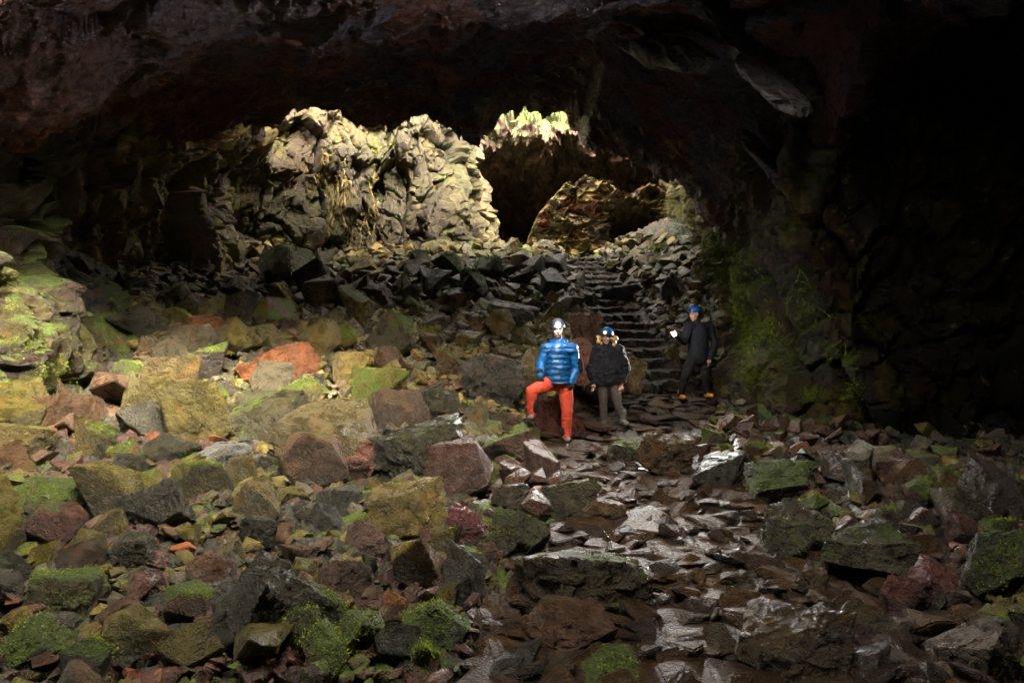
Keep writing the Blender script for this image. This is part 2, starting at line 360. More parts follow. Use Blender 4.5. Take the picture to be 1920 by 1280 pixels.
_dk = (sm(4.5, 5.6, XR[:,0])*(XR[:,1] < 12.5))[:, None]; _a[:, :3] *= (1-.82*_dk); _a[:, 3] *= 1-_dk[:, 0]  # chamber shade painted into the tint, moss faded out with it
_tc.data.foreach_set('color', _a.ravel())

wr.data.materials.append(rock_mat('painted_shade_wall', 'ATTR', rough=(.7, .95), bump=1.0, dark=.45))  # dull dark copy of the wall rock, painting in the chamber's shade
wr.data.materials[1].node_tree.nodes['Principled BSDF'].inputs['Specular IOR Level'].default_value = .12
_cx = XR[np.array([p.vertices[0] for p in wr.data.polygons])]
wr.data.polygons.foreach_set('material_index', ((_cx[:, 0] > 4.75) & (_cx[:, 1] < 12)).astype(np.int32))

# far end of the skylight: sunlit ledge over a dark passage
def profile_sheet(name, label, x0, x1, prof, nx_, ns, fac, pal, moss, bend=0.0):
    prof = np.array(prof, float); seg = np.r_[0, np.cumsum(np.linalg.norm(np.diff(prof, axis=0), axis=1))]; s = np.linspace(0, seg[-1], ns)
    py = np.interp(s, seg, prof[:,0]); pz = np.interp(s, seg, prof[:,1])
    XX, SI = np.meshgrid(np.linspace(x0, x1, nx_), np.arange(ns), indexing='ij'); x = XX.ravel(); si = SI.ravel()
    q0 = np.stack([x, 0*x, 0*x], 1); X = np.stack([x, py[si] + bend*(x-(x0+x1)/2)**2, pz[si] + .55*fbm(q0*.9+3, 4, 77)*sm(8.5, 10.2, pz[si])], 1)
    N = gnormals(X, nx_, ns); 
    d = .5*fbm(X*.5, 3, 201)
    for i, (sc_, a, st) in enumerate(fac):
        f, _ = facet(X*np.array(st), sc_, a, 210+i*7, 1.2, .35); d = d+f
    X = X + N*d[:, None]
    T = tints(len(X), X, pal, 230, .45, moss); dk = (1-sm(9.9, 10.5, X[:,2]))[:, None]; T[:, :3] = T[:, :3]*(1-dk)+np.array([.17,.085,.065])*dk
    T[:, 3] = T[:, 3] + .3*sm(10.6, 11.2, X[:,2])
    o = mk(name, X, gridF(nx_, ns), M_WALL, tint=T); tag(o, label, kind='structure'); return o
profile_sheet('far_wall', 'sunlit mossy ledge above a dark passage at the far end', -5.0, 9.0,
    [(35,14.5),(32.6,13.4),(31.8,12.3),(31.6,11.7),(30.4,11.3),(30.0,10.9),(29.9,10.35),(30.6,10.2),(33,10.3),(41,9.9),(48,9.0),(49,6),(47,3.5)],
    300, 300, [(.9,.30,(1,1,1.6)),(.4,.14,(1,1,1.6)),(.18,.05,(1,1,1.2))], [(.17,.13,.06), (.2,.16,.09), (.13,.12,.04), (.13,.065,.045)], .25)
# lower lit outcrop with a black hollow, standing in front of that passage
nxo, nzo = 300, 220
XX, ZZ = np.meshgrid(np.linspace(.3, 7.4, nxo), np.linspace(3.6, 8.25, nzo), indexing='ij'); x = XX.ravel(); z = ZZ.ravel()
hole = np.exp(-(((x-5.15)/.95)**4 + ((z-5.55)/.95)**4))
topc = np.interp(x, [.3, .9, 1.6, 3.0, 4.5, 7.4], [5.2, 6.6, 7.5, 7.9, 7.7, 7.6]) + .45*fbm(np.stack([x*1.3, 0*x, 0*x], 1), 4, 88)
y = 28.0 - .5*np.sin((x-1)*.8) + 3.2*hole + 1.0*sm(1.4, .3, x) - .45*sm(6.7, 6.9, z)*(x > 2.6) + sm(-.2, .35, z-topc)*2.6
X = np.stack([x, y, np.minimum(z, topc+.25*sm(0, 1, z-topc))], 1)
f, _ = facet(X*(1, .3, 1.7), .8, .36, 301, 1.5, .5); f2, _ = facet(X*(1, .3, 1.6), .32, .19, 302, 1.4, .6)
X[:, 1] += f+f2; X[:, 2] += .2*f2
o = mk('rock_outcrop', X, gridF(nxo, nzo), M_WALL, tint=tints(len(X), X, [TAN, OCHRE, RUST, OLIVE, (.2,.15,.09)], 330, .55, .1))
tag(o, 'broken tan and rust outcrop with a black hollow above the stairs', kind='structure')

# lava field above the cave, with the skylight and an added unseen opening for foreground light
tx = np.linspace(-70, 70, 141); ty = np.linspace(-60, 110, 171); A, B = np.meshgrid(tx, ty, indexing='ij'); a = A.ravel(); b = B.ravel()
tz = np.interp(b, [-15, -1, 16, 32], [7.0, 7.2, 8.6, 12.8]) + .4*fbm(np.stack([a, b, 0*a], 1)*.12, 4, 401)
F = gridF(len(tx), len(ty)); c = np.stack([a, b], 1)[F].mean(1)
inA = (c[:,1] > np.where(c[:,0] < -4.5, 14.2, 16.6)) & (c[:,1] < 32) & (c[:,0] > -8.6) & (c[:,0] < 7.0)
inB = (c[:,1] > -.1) & (c[:,1] < 6.4) & (c[:,0] > -6.8) & (c[:,0] < 2.1)
o = mk('terrain', np.stack([a, b, tz], 1), F[~(inA | inB)], M_GROUND, tint=tints(len(a), np.stack([a, b, tz], 1), [OLIVE, GREY, DARK], 410, 3.0, .4))
tag(o, 'mossy lava field above the cave', kind='structure')

# ------------------------------------------------------------------ boulders
import bmesh
def ico(sub):
    bm = bmesh.new(); bmesh.ops.create_icosphere(bm, subdivisions=sub, radius=1.0); bm.verts.ensure_lookup_table()
    V = np.array([v.co[:] for v in bm.verts]); F = np.array([[v.index for v in f.verts] for f in bm.faces]); bm.free(); return V, F
ICO = {s: ico(s) for s in (2, 3, 4, 5, 6)}
def rock_shape(seed, sub=5, planes=13, p=26, rough=.02, flat=None, boxy=.5):
    r = np.random.RandomState(seed); V, F = ICO[sub]
    n = r.normal(size=(planes, 3)); n /= np.linalg.norm(n, axis=1, keepdims=True)
    ax = np.array([[1,0,0],[-1,0,0],[0,1,0],[0,-1,0],[0,0,1],[0,0,-1]], float) + r.normal(size=(6,3))*.28
    ax /= np.linalg.norm(ax, axis=1, keepdims=True)
    nn = np.vstack([n, ax]); h = np.r_[r.uniform(.50, .98, planes), r.uniform(.72, 1.0, 6)]
    d = np.clip(V@nn.T/h, 1e-4, None)
    rad = (d**p).sum(1)**(-1/p)
    X = V*rad[:, None]
    X = X*(1 + rough*2.2*fbm(X*2.2+seed, 3, seed % 97)[:, None] + rough*fbm(X*6+seed, 3, seed % 89)[:, None])
    if sub >= 5:
        f, _ = facet(X+seed, .33, rough*1.5, seed % 71, 1.2, .2); X = X*(1+f[:, None])
    lo, hi = X.min(0), X.max(0); X = (X-(lo+hi)/2)/((hi-lo)/2)
    return X*.5, F            # fills a unit box
def hull_shape(seed, pts=16, bevel=.05, sub=0, noise=0.0):
    r = np.random.RandomState(seed); p = r.normal(size=(pts, 3)); p /= np.abs(p).max(1, keepdims=True)**.55*np.linalg.norm(p, axis=1, keepdims=True)**.45
    p *= r.uniform(.8, 1.05, (pts, 1)); bm = bmesh.new()
    for q in p: bm.verts.new(q)
    h = bmesh.ops.convex_hull(bm, input=bm.verts)
    bmesh.ops.delete(bm, geom=[g for g in h['geom_interior'] if isinstance(g, bmesh.types.BMVert)], context='VERTS')
    bmesh.ops.dissolve_limit(bm, angle_limit=R(16), verts=bm.verts, edges=bm.edges)
    if bevel: bmesh.ops.bevel(bm, geom=bm.edges[:], offset=bevel, segments=2 if sub else 1, affect='EDGES', clamp_overlap=True)
    bmesh.ops.triangulate(bm, faces=bm.faces)
    for _ in range(sub):
        bmesh.ops.subdivide_edges(bm, edges=[e for e in bm.edges if e.calc_length() > .12], cuts=1)
        bmesh.ops.triangulate(bm, faces=bm.faces)
    bm.verts.ensure_lookup_table(); V = np.array([v.co[:] for v in bm.verts]); F = np.array([[v.index for v in f.verts] for f in bm.faces]); bm.free()
    if noise:
        V = V*(1 + noise*2*fbm(V*1.9+seed, 3, seed % 97)[:, None] + noise*fbm(V*7+seed, 3, seed % 89)[:, None])
    lo, hi = V.min(0), V.max(0); return (V-(lo+hi)/2)/((hi-lo))*1.0, F
def ray_ground(u, v, y0=1.2, y1=26.0):
    Y = np.linspace(y0, y1, 900); x = (u-960)/FPX*Y; z = CZ-(v-640)/FPX*Y; d = z-G(x, Y); i = np.argmax(d < 0)
    if d[i] >= 0: return None
    return Y[i]
def place(o, u, vt, vb, wpx, depth=.85, Y=None, rz=0.0):
    if Y is None: Y = ray_ground(u, vb) or 12
    wd = wpx/FPX*Y; dp = wd*depth
    yc = Y+dp*.42; s = yc/Y
    ht = (vb-vt)/FPX*Y*1.12
    o.location = ((u-960)/FPX*yc, yc, CZ-(vt-640)/FPX*(Y+dp*.3)-ht/2)
    return wd*1.04, dp, ht
HERO = [  # u, v_top, v_bottom, width, colour, moss, seed, sub, what
(370,705,850,150,OLIVE,.18,11,6,'tall olive boulder with a pointed top among the left boulders'),
(500,728,830,158,(.085,.075,.035),.20,12,6,'broad dark olive slab leaning beside the tall pointed boulder'),
(622,745,900,190,(.17,.135,.06),.12,13,6,'large split boulder with a cracked tan top face'),
(782,780,910,182,(.055,.052,.03),.12,14,6,'big square black block with a flat mossy top'),
(766,905,1022,150,(.27,.20,.055),.02,15,6,'smooth pale ochre yellow boulder in the middle foreground'),
(880,945,1035,88,(.25,.085,.08),.0,16,5,'pinkish red faceted boulder right of the ochre one'),
(965,955,1065,135,(.075,.07,.04),.22,17,6,'dark boulder with a flat wet top beside the path'),
(1100,1018,1165,290,(.10,.078,.045),.16,18,6,'huge flat topped wet boulder on the left edge of the path'),
(1068,1140,1245,180,(.14,.075,.045),.10,19,6,'brown boulder with a mossy dark flank below the huge flat one'),
(40,708,805,95,OLIVE,.15,20,5,'rounded olive boulder at the foot of the left wall'),
(38,790,872,105,(.2,.155,.05),.12,21,5,'low yellowish slab at the left edge under the moss'),
(180,785,872,72,(.13,.11,.035),.2,22,5,'narrow olive wedge standing upright left of the grey cube'),
(163,865,905,56,(.17,.14,.09),.0,23,5,'small pale grey cube shaped rock'),
(90,900,975,150,(.10,.09,.05),.25,24,5,'long mossy grey boulder near the left edge'),
(235,850,930,85,DARK,.08,25,5,'dark upright boulder right of the small cube shaped rock'),
(485,895,1005,105,(.19,.145,.05),.05,26,5,'pale ochre boulder split down its front'),
(482,965,1035,78,(.06,.055,.035),.05,27,5,'dark rock leaning on the split ochre boulder'),
(480,1050,1235,185,(.06,.054,.035),.10,28,6,'large black block with a sloping mossy top in the foreground'),
(600,1075,1205,105,(.055,.052,.032),.15,29,5,'tall dark block right of the large black foreground block'),
(388,1035,1125,92,(.15,.09,.055),.04,30,5,'brown angular boulder left of the large black block'),
(128,1070,1165,135,(.13,.12,.035),.35,31,5,'boulder with a yellow green mossy face at lower left'),
(80,1165,1265,155,(.07,.07,.03),.42,32,5,'low rounded mossy boulder in the lower left corner'),
(815,1130,1235,135,(.07,.07,.04),.50,33,6,'boulder thickly capped with bright green moss'),
(740,1105,1158,46,ORANGE,.0,34,4,'small bright orange rock in the foreground'),
(835,860,900,52,(.45,.13,.05),.0,35,4,'orange red rock under the square black block'),
(515,640,735,142,(.27,.095,.035),.0,36,6,'large rusty orange boulder at the foot of the rubble heap'),
(665,825,905,84,(.24,.11,.08),.0,37,5,'reddish broken boulder against the split tan boulder'),
(690,980,1052,92,(.16,.10,.075),.02,38,5,'grey red boulder left below the ochre boulder'),
(650,1045,1145,112,(.13,.075,.05),.06,39,5,'brown boulder above the tall dark block'),
(780,1020,1095,112,(.08,.062,.04),.08,40,5,'dark brown boulder under the ochre boulder'),
(870,1022,1135,92,(.065,.058,.042),.08,41,5,'dark wet upright boulder left of the huge flat one'),
(958,765,835,112,(.085,.062,.045),.02,42,5,'dark boulder under the raised foot of the man in red trousers'),
(1092,632,722,82,(.34,.15,.11),.0,43,5,'pinkish boulder between the man and the woman'),
(1050,742,845,112,(.22,.075,.055),.0,44,5,'dark red boulder behind the legs of the man'),
(1182,655,735,58,(.30,.22,.11),.0,45,5,'ochre boulder right behind the woman'),
(1097,587,645,62,(.16,.085,.055),.0,46,5,'brown boulder behind the shoulder of the woman'),
(925,662,790,118,(.07,.062,.05),.04,47,6,'big black boulder left of the man in the blue jacket'),
(985,650,712,58,(.32,.25,.14),.03,48,5,'pale tan shard leaning beside the big black boulder'),
(965,560,612,96,(.14,.135,.125),.02,49,5,'grey shiny slab up on the heap above the man'),
(1240,808,897,112,(.13,.085,.04),.03,50,6,'square brown block at the right side of the path'),
(1350,850,925,135,(.09,.088,.065),.12,51,5,'grey slab right of the square brown block'),
(1472,865,945,152,(.09,.085,.055),.36,52,6,'boulder with a bright green mossy left shoulder'),
(1172,828,875,66,(.08,.07,.04),.28,53,5,'small mossy boulder left of the square brown block'),
(1503,945,1065,145,(.12,.11,.075),.20,54,6,'grey green boulder with a mossy split down its side'),
(1632,990,1115,195,(.095,.085,.055),.16,55,6,'large olive grey boulder with a wet top at lower right'),
(1868,850,995,112,(.085,.06,.045),.10,56,6,'tall dark boulder at the right edge'),
(1885,990,1135,175,(.085,.085,.055),.30,57,6,'rounded mossy boulder below the tall one at the right edge'),
(1757,1050,1150,125,(.20,.085,.08),.0,58,6,'tilted purplish red block like a brick at lower right'),
(1690,1080,1168,72,(.20,.085,.07),.0,59,5,'upright purplish red wedge left of the tilted block'),
(1615,1125,1205,84,(.12,.085,.05),.03,60,5,'brown rock below the large olive grey boulder'),
(1703,1155,1210,84,(.13,.085,.06),.02,61,5,'low brown rock under the purplish wedge'),
(1770,1185,1245,72,(.30,.085,.055),.0,62,5,'bright red rock at lower right'),
(1480,1140,1290,225,(.12,.08,.04),.05,63,6,'big brown boulder in the foreground right of the path'),
(1855,1172,1300,175,(.14,.10,.065),.04,64,6,'big wet brown boulder in the lower right corner'),
(1640,1215,1300,86,(.12,.10,.075),.0,65,5,'grey brown rock at the bottom edge below the brown rock'),
(1130,1232,1310,210,(.10,.085,.05),.28,66,6,'long mossy wet boulder at the bottom edge of the path'),
(960,1215,1300,115,(.09,.08,.07),.05,67,5,'grey wet rock at the bottom edge left of the path'),
(1130,937,985,95,(.15,.095,.045),.0,68,5,'wet brown block set in the left edge of the path'),
(1070,895,978,112,(.085,.075,.045),.18,69,5,'dark mossy boulder above the wet brown block'),
(962,905,975,84,(.08,.06,.04),.10,70,5,'dark boulder right above the pinkish red one'),
(1592,968,1012,50,PINK,.0,71,4,'small pink rock between two grey green boulders'),
(1662,948,995,84,(.10,.085,.06),.30,72,5,'low mossy rock near the black right chamber'),
(1512,1060,1128,72,(.13,.08,.04),.14,73,5,'brown rock under the split mossy boulder'),
(1905,1135,1200,110,(.08,.085,.03),.55,74,5,'bright green mossy mound at the right edge'),
(620,575,638,58,(.12,.105,.055),.08,75,5,'rounded olive boulder halfway up the heap'),
(527,525,578,62,(.30,.20,.065),.0,76,5,'ochre cube shaped rock high on the left of the heap'),
(533,568,608,52,(.2,.15,.055),.03,77,4,'olive rock beneath the ochre cube shaped rock'),
(437,518,578,74,(.19,.145,.07),.05,78,5,'pale broken slab at the mouth of the dark alcove'),
(345,540,602,78,(.12,.10,.055),.06,79,5,'leaning olive slab at the far left of the alcove mouth'),
(398,550,628,46,(.18,.15,.055),.12,80,5,'upright olive flake between two leaning slabs'),
(382,590,640,62,(.30,.12,.045),.0,81,4,'rusty rock under the upright olive flake'),
(737,618,658,54,(.2,.145,.065),.0,82,4,'ochre rock in the middle of the heap'),
(580,700,742,56,(.08,.075,.05),.08,83,4,'dark cube shaped rock right of the rusty orange boulder'),
(800,712,775,68,(.065,.058,.045),.04,84,5,'dark rounded boulder at the foot of the heap'),
(822,447,478,72,(.24,.2,.08),.14,85,4,'ochre mossy boulder on the crest of the heap'),
(1172,530,572,90,(.15,.145,.14),.02,86,5,'grey shiny boulder right beside the stairs'),
(1265,508,572,54,(.17,.16,.14),.08,87,5,'pale grey upright rock right of the stairs'),
(410,832,885,112,(.22,.22,.21),.0,88,5,'pale bluish grey chip lying under the tall pointed boulder'),
(272,748,832,92,(.12,.11,.08),.08,89,5,'grey boulder left of the tall pointed boulder'),
(255,1000,1080,110,(.09,.075,.045),.12,90,5,'dark boulder in the middle of the lower left'),
(300,890,1010,120,(.075,.07,.045),.12,91,5,'dark olive boulder below the grey ones at left'),
(560,1140,1240,70,(.07,.062,.04),.15,92,5,'narrow dark rock wedged beside the large black block'),
(1190,1105,1160,80,(.13,.085,.04),.0,93,5,'brown rock on the right shoulder of the huge flat boulder'),
]
heroes = []
for i, (u, vt, vb, wp, col, moss, seed, sub, what) in enumerate(HERO):
    V, F = rock_shape(seed*31+5, sub, planes=5+seed % 5, p=90+seed % 30, rough=.034)
    o = mk('boulder' if wp > 75 else 'rock', V, F, M_PATHO if 'wet' in what else M_ROCK)
    wd, dp, ht = place(o, u, vt, vb, wp, Y={44: 9.85, 43: 11.0, 45: 11.2, 46: 11.6, 42: 9.25, 47: 10.0}.get(seed))
    o.data.transform(Matrix.Diagonal((wd, dp, ht, 1))); o.color = (*col, moss)
    tag(o, what, 'boulder' if wp > 75 else 'rock', 'loose boulders and rocks on the cave floor')
    heroes.append((u, (vt+vb)/2, wp, o.location.x, o.location.y, wd, what))
# smaller individual rocks: a few shapes, copied
protos = [mk('rock', *hull_shape(900+k*13, 9+k % 6, .03, 4, .025), M_ROCK, link=False) for k in range(22)]
PAL_N = [(OLIVE,'olive'),(OCHRE,'ochre'),(GREY,'grey'),(DARK,'black'),(BROWN,'brown'),(RED,'red'),(PINK,'pink'),(PURP,'purplish')]
def pick(u, v):
    r = random.random()
    if v > 780 and u < 950:
        ch = 'red' if r < .14 else 'pink' if r < .20 else 'black' if r < .46 else 'olive' if r < .80 else 'brown' if r < .95 else 'ochre'
    elif v > 780:
        ch = 'brown' if r < .4 else 'red' if r < .55 else 'grey' if r < .72 else 'purplish' if r < .88 else 'olive'
    else:
        ch = 'grey' if r < .36 else 'black' if r < .44 else 'brown' if r < .6 else 'ochre' if r < .76 else 'olive'
    return ch, dict((n, c) for c, n in PAL_N)[ch]
placed = [(h[3], h[4], h[5]*.5) for h in heroes]
people_xy = [(.75,9.5,.35),(.3,9.3,.3),(1.48,10.5,.5),(2.95,11.8,.3),(3.36,11.8,.3)]
placed += people_xy
fills = []
tries = 0
while len(fills) < 222 and tries < 9000:
    tries += 1
    big = len(fills) < 112
    u = random.uniform(-60, 1980)
    if big: v = random.uniform(760, 1290); wp = random.uniform(50, 100)*(1.45 if len(fills) < 26 and u < 1000 else 1)
    else: v = random.uniform(500, 800); u = random.uniform(230, 1330); wp = random.uniform(40, 100) if u < 760 else random.uniform(24, 60)
    if v < 960 and u > 1420 and v < 860+.15*(u-1420): continue
    Y = ray_ground(u, v)
    if Y is None or Y > 21: continue
    if u > 1080 and Y > 7: wp = random.uniform(22, 44)
    x = (u-960)/FPX*Y; wd = wp/FPX*Y
    if onpath(x, Y) > .25 or x > 3.6+.0*Y and Y > 10 or x < -6.3: continue
    if any((x-a)**2+(Y-b)**2 < (r+wd*.36)**2 for a, b, r in placed): continue
    placed.append((x, Y, wd*.45)); fills.append((u, v, x, Y, wd))
used = set(h[6] for h in heroes)
def shortname(s):
    return s
for u, v, x, Y, wd in fills:
    o = bpy.data.objects.new('rock', random.choice(protos)); COL.objects.link(o)
    ch, c = pick(u, v); b = random.uniform(.75, 1.3); wet = 'mossy' if random.random() < .3 else ''
    o.color = (c[0]*b, c[1]*b, c[2]*b, random.uniform(.26, .42) if wet else random.uniform(0.02, .14))
    hh = wd*random.uniform(.7, 1.15)
    o.scale = (wd*random.uniform(.9, 1.15), wd*random.uniform(.8, 1.1), hh)
    o.rotation_euler = (random.uniform(-.4, .4), random.uniform(-.4, .4), random.uniform(0, 6.28))
    o.location = (x, Y+wd*.3, float(G(x, Y+wd*.3))+hh*.36)
    # nearest landmark boulder in view gives the label
    cand = sorted(heroes, key=lambda h: (h[0]-u)**2+(h[1]-v)**2)[:8]
    vc = v-hh*FPX/Y*.4; lab = None
    for h in cand:
        du, dv = u-h[0], vc-h[1]
        side = ('right of' if du > 0 else 'left of') if abs(du) > abs(dv)*1.3 else ('above' if dv < 0 else 'below')
        sz = 'small' if wd*FPX/Y < 45 else 'middling' if wd*FPX/Y < 75 else 'sizeable'
        words = h[6].split()
        cut = next((k for k, t in enumerate(words) if k > 0 and t in ('boulder','slab','block','rock','wedge','shard','chip','mound','flake')), 0)
        nm = ' '.join(words[:cut+1]) if cut > 1 else h[6]
        for form in ('%s %s%s rock %s the %s', '%s angular %s%s rock %s the %s', '%s tilted %s%s rock %s the %s', '%s outer %s%s rock %s the %s'):
            lb = form % (sz, wet+' ' if wet else '', ch, side, nm)
            if lb not in used and len(lb.split()) <= 16: lab = lb; break
        if lab: break
    if not lab: lab = '%s %s rock near the %s, furthest out from it' % (sz, ch, nm)
    used.add(lab)
    tag(o, lab, 'rock', 'loose boulders and rocks on the cave floor')
# rubble: thousands of fist sized pieces, one object
def rubble(n, name, label, gen, seed, mat=M_GROUND, tilt=.6, worn=False):
    r = np.random.RandomState(seed); Vs, Fs, Ts = [], [], []; off = 0
    shp = [hull_shape(3000+k, 8+k % 4, .0) for k in range(10)] + [hull_shape(3100+k, 9+k % 5, .03) for k in range(14)]
    if worn: shp = [hull_shape(3300+k, 10+k % 5, .11, 2, .035) for k in range(24)]
    for _ in range(n):
        gq = gen(r)
        if gq is None: continue
        x, y, z, s, fl, c, m = gq; V, F = shp[r.randint(10, 24) if s*FPX/max(y, 1) > 14 else r.randint(0, 10)]
        e = Euler((r.uniform(-tilt, tilt), r.uniform(-tilt, tilt), r.uniform(0, 6.28))).to_matrix()
        W = (V*np.array([s*r.uniform(.8, 1.3), s, s*fl]))@np.array(e).T + (x, y, z)
        Vs.append(W); Fs.append(F+off); off += len(W); Ts.append(np.tile((*c, m), (len(W), 1)))
    o = mk(name, np.vstack(Vs), np.vstack(Fs), mat, tint=np.vstack(Ts)); tag(o, label, kind='stuff'); return o
def gen_floor(r):
    if r.rand() < .36: u, v, px = r.uniform(-150, 2080), r.uniform(800, 1330), r.uniform(14, 44)
    else: u, v, px = r.uniform(250, 1400), r.uniform(450, 810), r.uniform(9, 30)
    Y = ray_ground(u, v)
    if Y is None or Y > 25: return None
    x = (u-960)/FPX*Y
    if onpath(x, Y) > .35 or (Y > 12.6 and abs(x-path_c(Y)) < .74): return None
    for a, b, q in people_xy:
        if (x-a)**2+(Y-b)**2 < (q*.8)**2: return None
    s = px/FPX*Y
    redz = vn(np.array([[u/260., v/200., 0.]]), 5)[0]
    if v > 800 and (redz > -.1 or (v > 1120 and 250 < u < 1000)): c = [RED, PINK, RED, BROWN, BROWN, PURP, RED, RED, RUST][r.randint(9)]; k = .9
    elif v > 800: c = [OLIVE, DARK, BROWN, GREY, OLIVE][r.randint(5)]; k = 1
    else: c = [GREY, OLIVE, BROWN, (.16,.13,.08), OCHRE, GREY][r.randint(6)]; k = 1.15
    if v < 500: c = [OCHRE, OLIVE, (.2,.16,.07), GREY][r.randint(4)]
    b = r.uniform(.65, 1.3)*k
    return x, Y, float(G(x, Y))+s*.25+.02, s, r.uniform(.5, .9), tuple(t*b for t in c), r.uniform(0, .25)
rubble(6200, 'rubble', 'small broken rubble between the boulders and up the heap', gen_floor, 5)
def gen_slab(r):
    Y = 2.0*np.exp(r.rand()*np.log(12.6/2.0)); x = path_c(Y)+r.uniform(-1, 1)*path_w(Y)
    s = r.uniform(.12, .30)*(1.7 if r.rand() < .35 else 1)
    for a, b, q in people_xy[:1]:
        if (x-a)**2+(Y-b)**2 < .04: s = .15
    c = [BROWN, (.15,.082,.036), (.14,.088,.045), (.12,.07,.05), (.18,.098,.036)][r.randint(5)]; b = r.uniform(.75, 1.1)
    fl = r.uniform(.18, .32)
    return x, Y, float(G(x, Y))+s*fl*.12, s, fl, tuple(t*b for t in c), 0
rubble(900, 'path_stones', 'flat wet stones trodden into the winding path', gen_slab, 6, M_PATH, .10, True)
def gen_chunk(r):
    Y = 2.2*np.exp(r.rand()*np.log(9.0/2.2)); x = path_c(Y)+r.uniform(-1.15, 1.15)*path_w(Y); s = r.uniform(.07, .24); fl = r.uniform(.35, .65)
    c = [BROWN, (.13,.072,.036), (.10,.075,.05), PURP, (.14,.075,.036)][r.randint(5)]; b = r.uniform(.7, 1.2)
    return x, Y, float(G(x, Y))+s*fl*.3+.02, s, fl, tuple(t*b for t in c), 0
rubble(380, 'path_rubble', 'wet brown rubble lying loose over the path', gen_chunk, 16, M_PATH, .3, True)

def gen_edge(r):
    Y = r.uniform(12.6, 22.0); x = path_c(Y)+r.choice([-1, 1])*r.uniform(.66, 1.5); s = r.uniform(.10, .34)
    c = [GREY, DARK, BROWN, OLIVE, (.14,.12,.08)][r.randint(5)]; b = r.uniform(.7, 1.3)
    return x, Y, float(G(x, Y))+s*.2+.06, s, r.uniform(.5, .9), tuple(t*b for t in c), r.uniform(0, .2)
rubble(520, 'edging_rubble', 'rubble wedged along both sides of the stone stairs', gen_edge, 9)

# ------------------------------------------------------------------ stone staircase
st = bpy.data.objects.new('stone_staircase', None); COL.objects.link(st); st.location = (2.7, 12.4, .55)
tag(st, 'rough stone staircase climbing the heap towards the skylight', 'staircase')
NS = 18
for i in range(NS):
    y0 = 12.45+i*.5; zt = .72+i*.195; xc = path_c(y0); wdt = 1.35+.12*math.sin(i*2.1)
    if i < 3: wdt += .1
    nx_, nr = 90, 26
    s = np.linspace(0, 1, nr); py = np.interp(s, [0, .35, .42, 1], [0.03, -.02, .02, .75]); pz = np.interp(s, [0, .35, .42, 1], [-.32, -.02, 0, .02])
    XX, SI = np.meshgrid(np.linspace(-wdt/2, wdt/2, nx_), np.arange(nr), indexing='ij'); x = XX.ravel(); si = SI.ravel()
    X = np.stack([x+xc+.06*math.sin(i*4), y0+py[si]+.05*math.sin(i), zt+pz[si]], 1)
    fq, _ = facet(X*(1, 0.5, .3), .30, .05, 700+i, 1.2, .9); fr, _ = facet(X*(1, .6, .6), .12, .025, 720+i, 1.2, .6)
    X[:, 1] += (fq*1.3+fr)*(1-sm(.5, .8, s[si])) ; X[:, 2] += (fq*.45+fr*.6)
    T = tints(len(X), X, [(.085,.075,.065), DARK, (.10,.08,.065), BROWN], 740+i, .3, 0.0)
    so_ = mk('step', X-np.array(st.location), gridF(nx_, nr), M_PATH, tint=T, parent=st)

# ------------------------------------------------------------------ moss, dry roots and the hanging folds of the roof
from mathutils.bvhtree import BVHTree
def bvh(objs):
    Vs, Fs, off = [], [], 0
    for o in objs:
        me = o.data; V = np.zeros(len(me.vertices)*3, np.float32); me.vertices.foreach_get('co', V); n = len(me.loops)
        L = np.zeros(n, np.int32); me.loops.foreach_get('vertex_index', L)
        Vs.append(V.reshape(-1, 3)); Fs.append(L.reshape(-1, 4)+off); off += len(me.vertices)
    return BVHTree.FromPolygons(np.vstack(Vs).tolist(), np.vstack(Fs).tolist())
TREE = bvh([wl, wr, g]); TREER = bvh([wr])
def surf(u, v, tree=None):
    d = Vector(((u-960)/FPX, 1, -(v-640)/FPX)).normalized()
    h = (tree or TREE).ray_cast(Vector((0, 0, CZ)), d); return (h[0], h[1] if h[1].dot(d) < 0 else -h[1]) if h[0] else (None, None)
class Flecks:
    def __init__(s): s.V = []; s.F = []
    def tri(s, p, a, b):
        i = len(s.V); s.V += [p-a*.5, p+b, p+a*.5]; s.F.append((i, i+1, i+2))
    def tube(s, pts, rad):
        n = 5; i0 = len(s.V)
        for k, p in enumerate(pts):
            for j in range(n):
                a = 6.2832*j/n; s.V.append(p+Vector((math.cos(a), math.sin(a)*.8, math.sin(a)*.3))*rad[k])
        for k in range(len(pts)-1):
            for j in range(n):
                a, b = i0+k*n+j, i0+k*n+(j+1) % n; s.F += [(a, b, b+n), (a, b+n, a+n)]
    def build(s, name, mat, label):
        o = mk(name, np.array([v[:] for v in s.V]), np.array(s.F), mat, sharp=0); return tag(o, label, kind='stuff')
rm = random.Random(12)
def rv(): return Vector((rm.gauss(0, 1), rm.gauss(0, 1), rm.gauss(0, 1)))
def tuft(K, p, n, r, m):
    for _ in range(m):
        sz = min(1.3, max(.4, p.y/15)); q = p+rv()*r*.4; q = q-n*((q-p).dot(n)*.6); d = (n*.6+Vector((0, 0, .2))+rv()*.7).normalized(); K.tri(q, rv().normalized()*rm.uniform(.010, .022)*sz, d*rm.uniform(.012, .034)*sz)
K = Flecks()
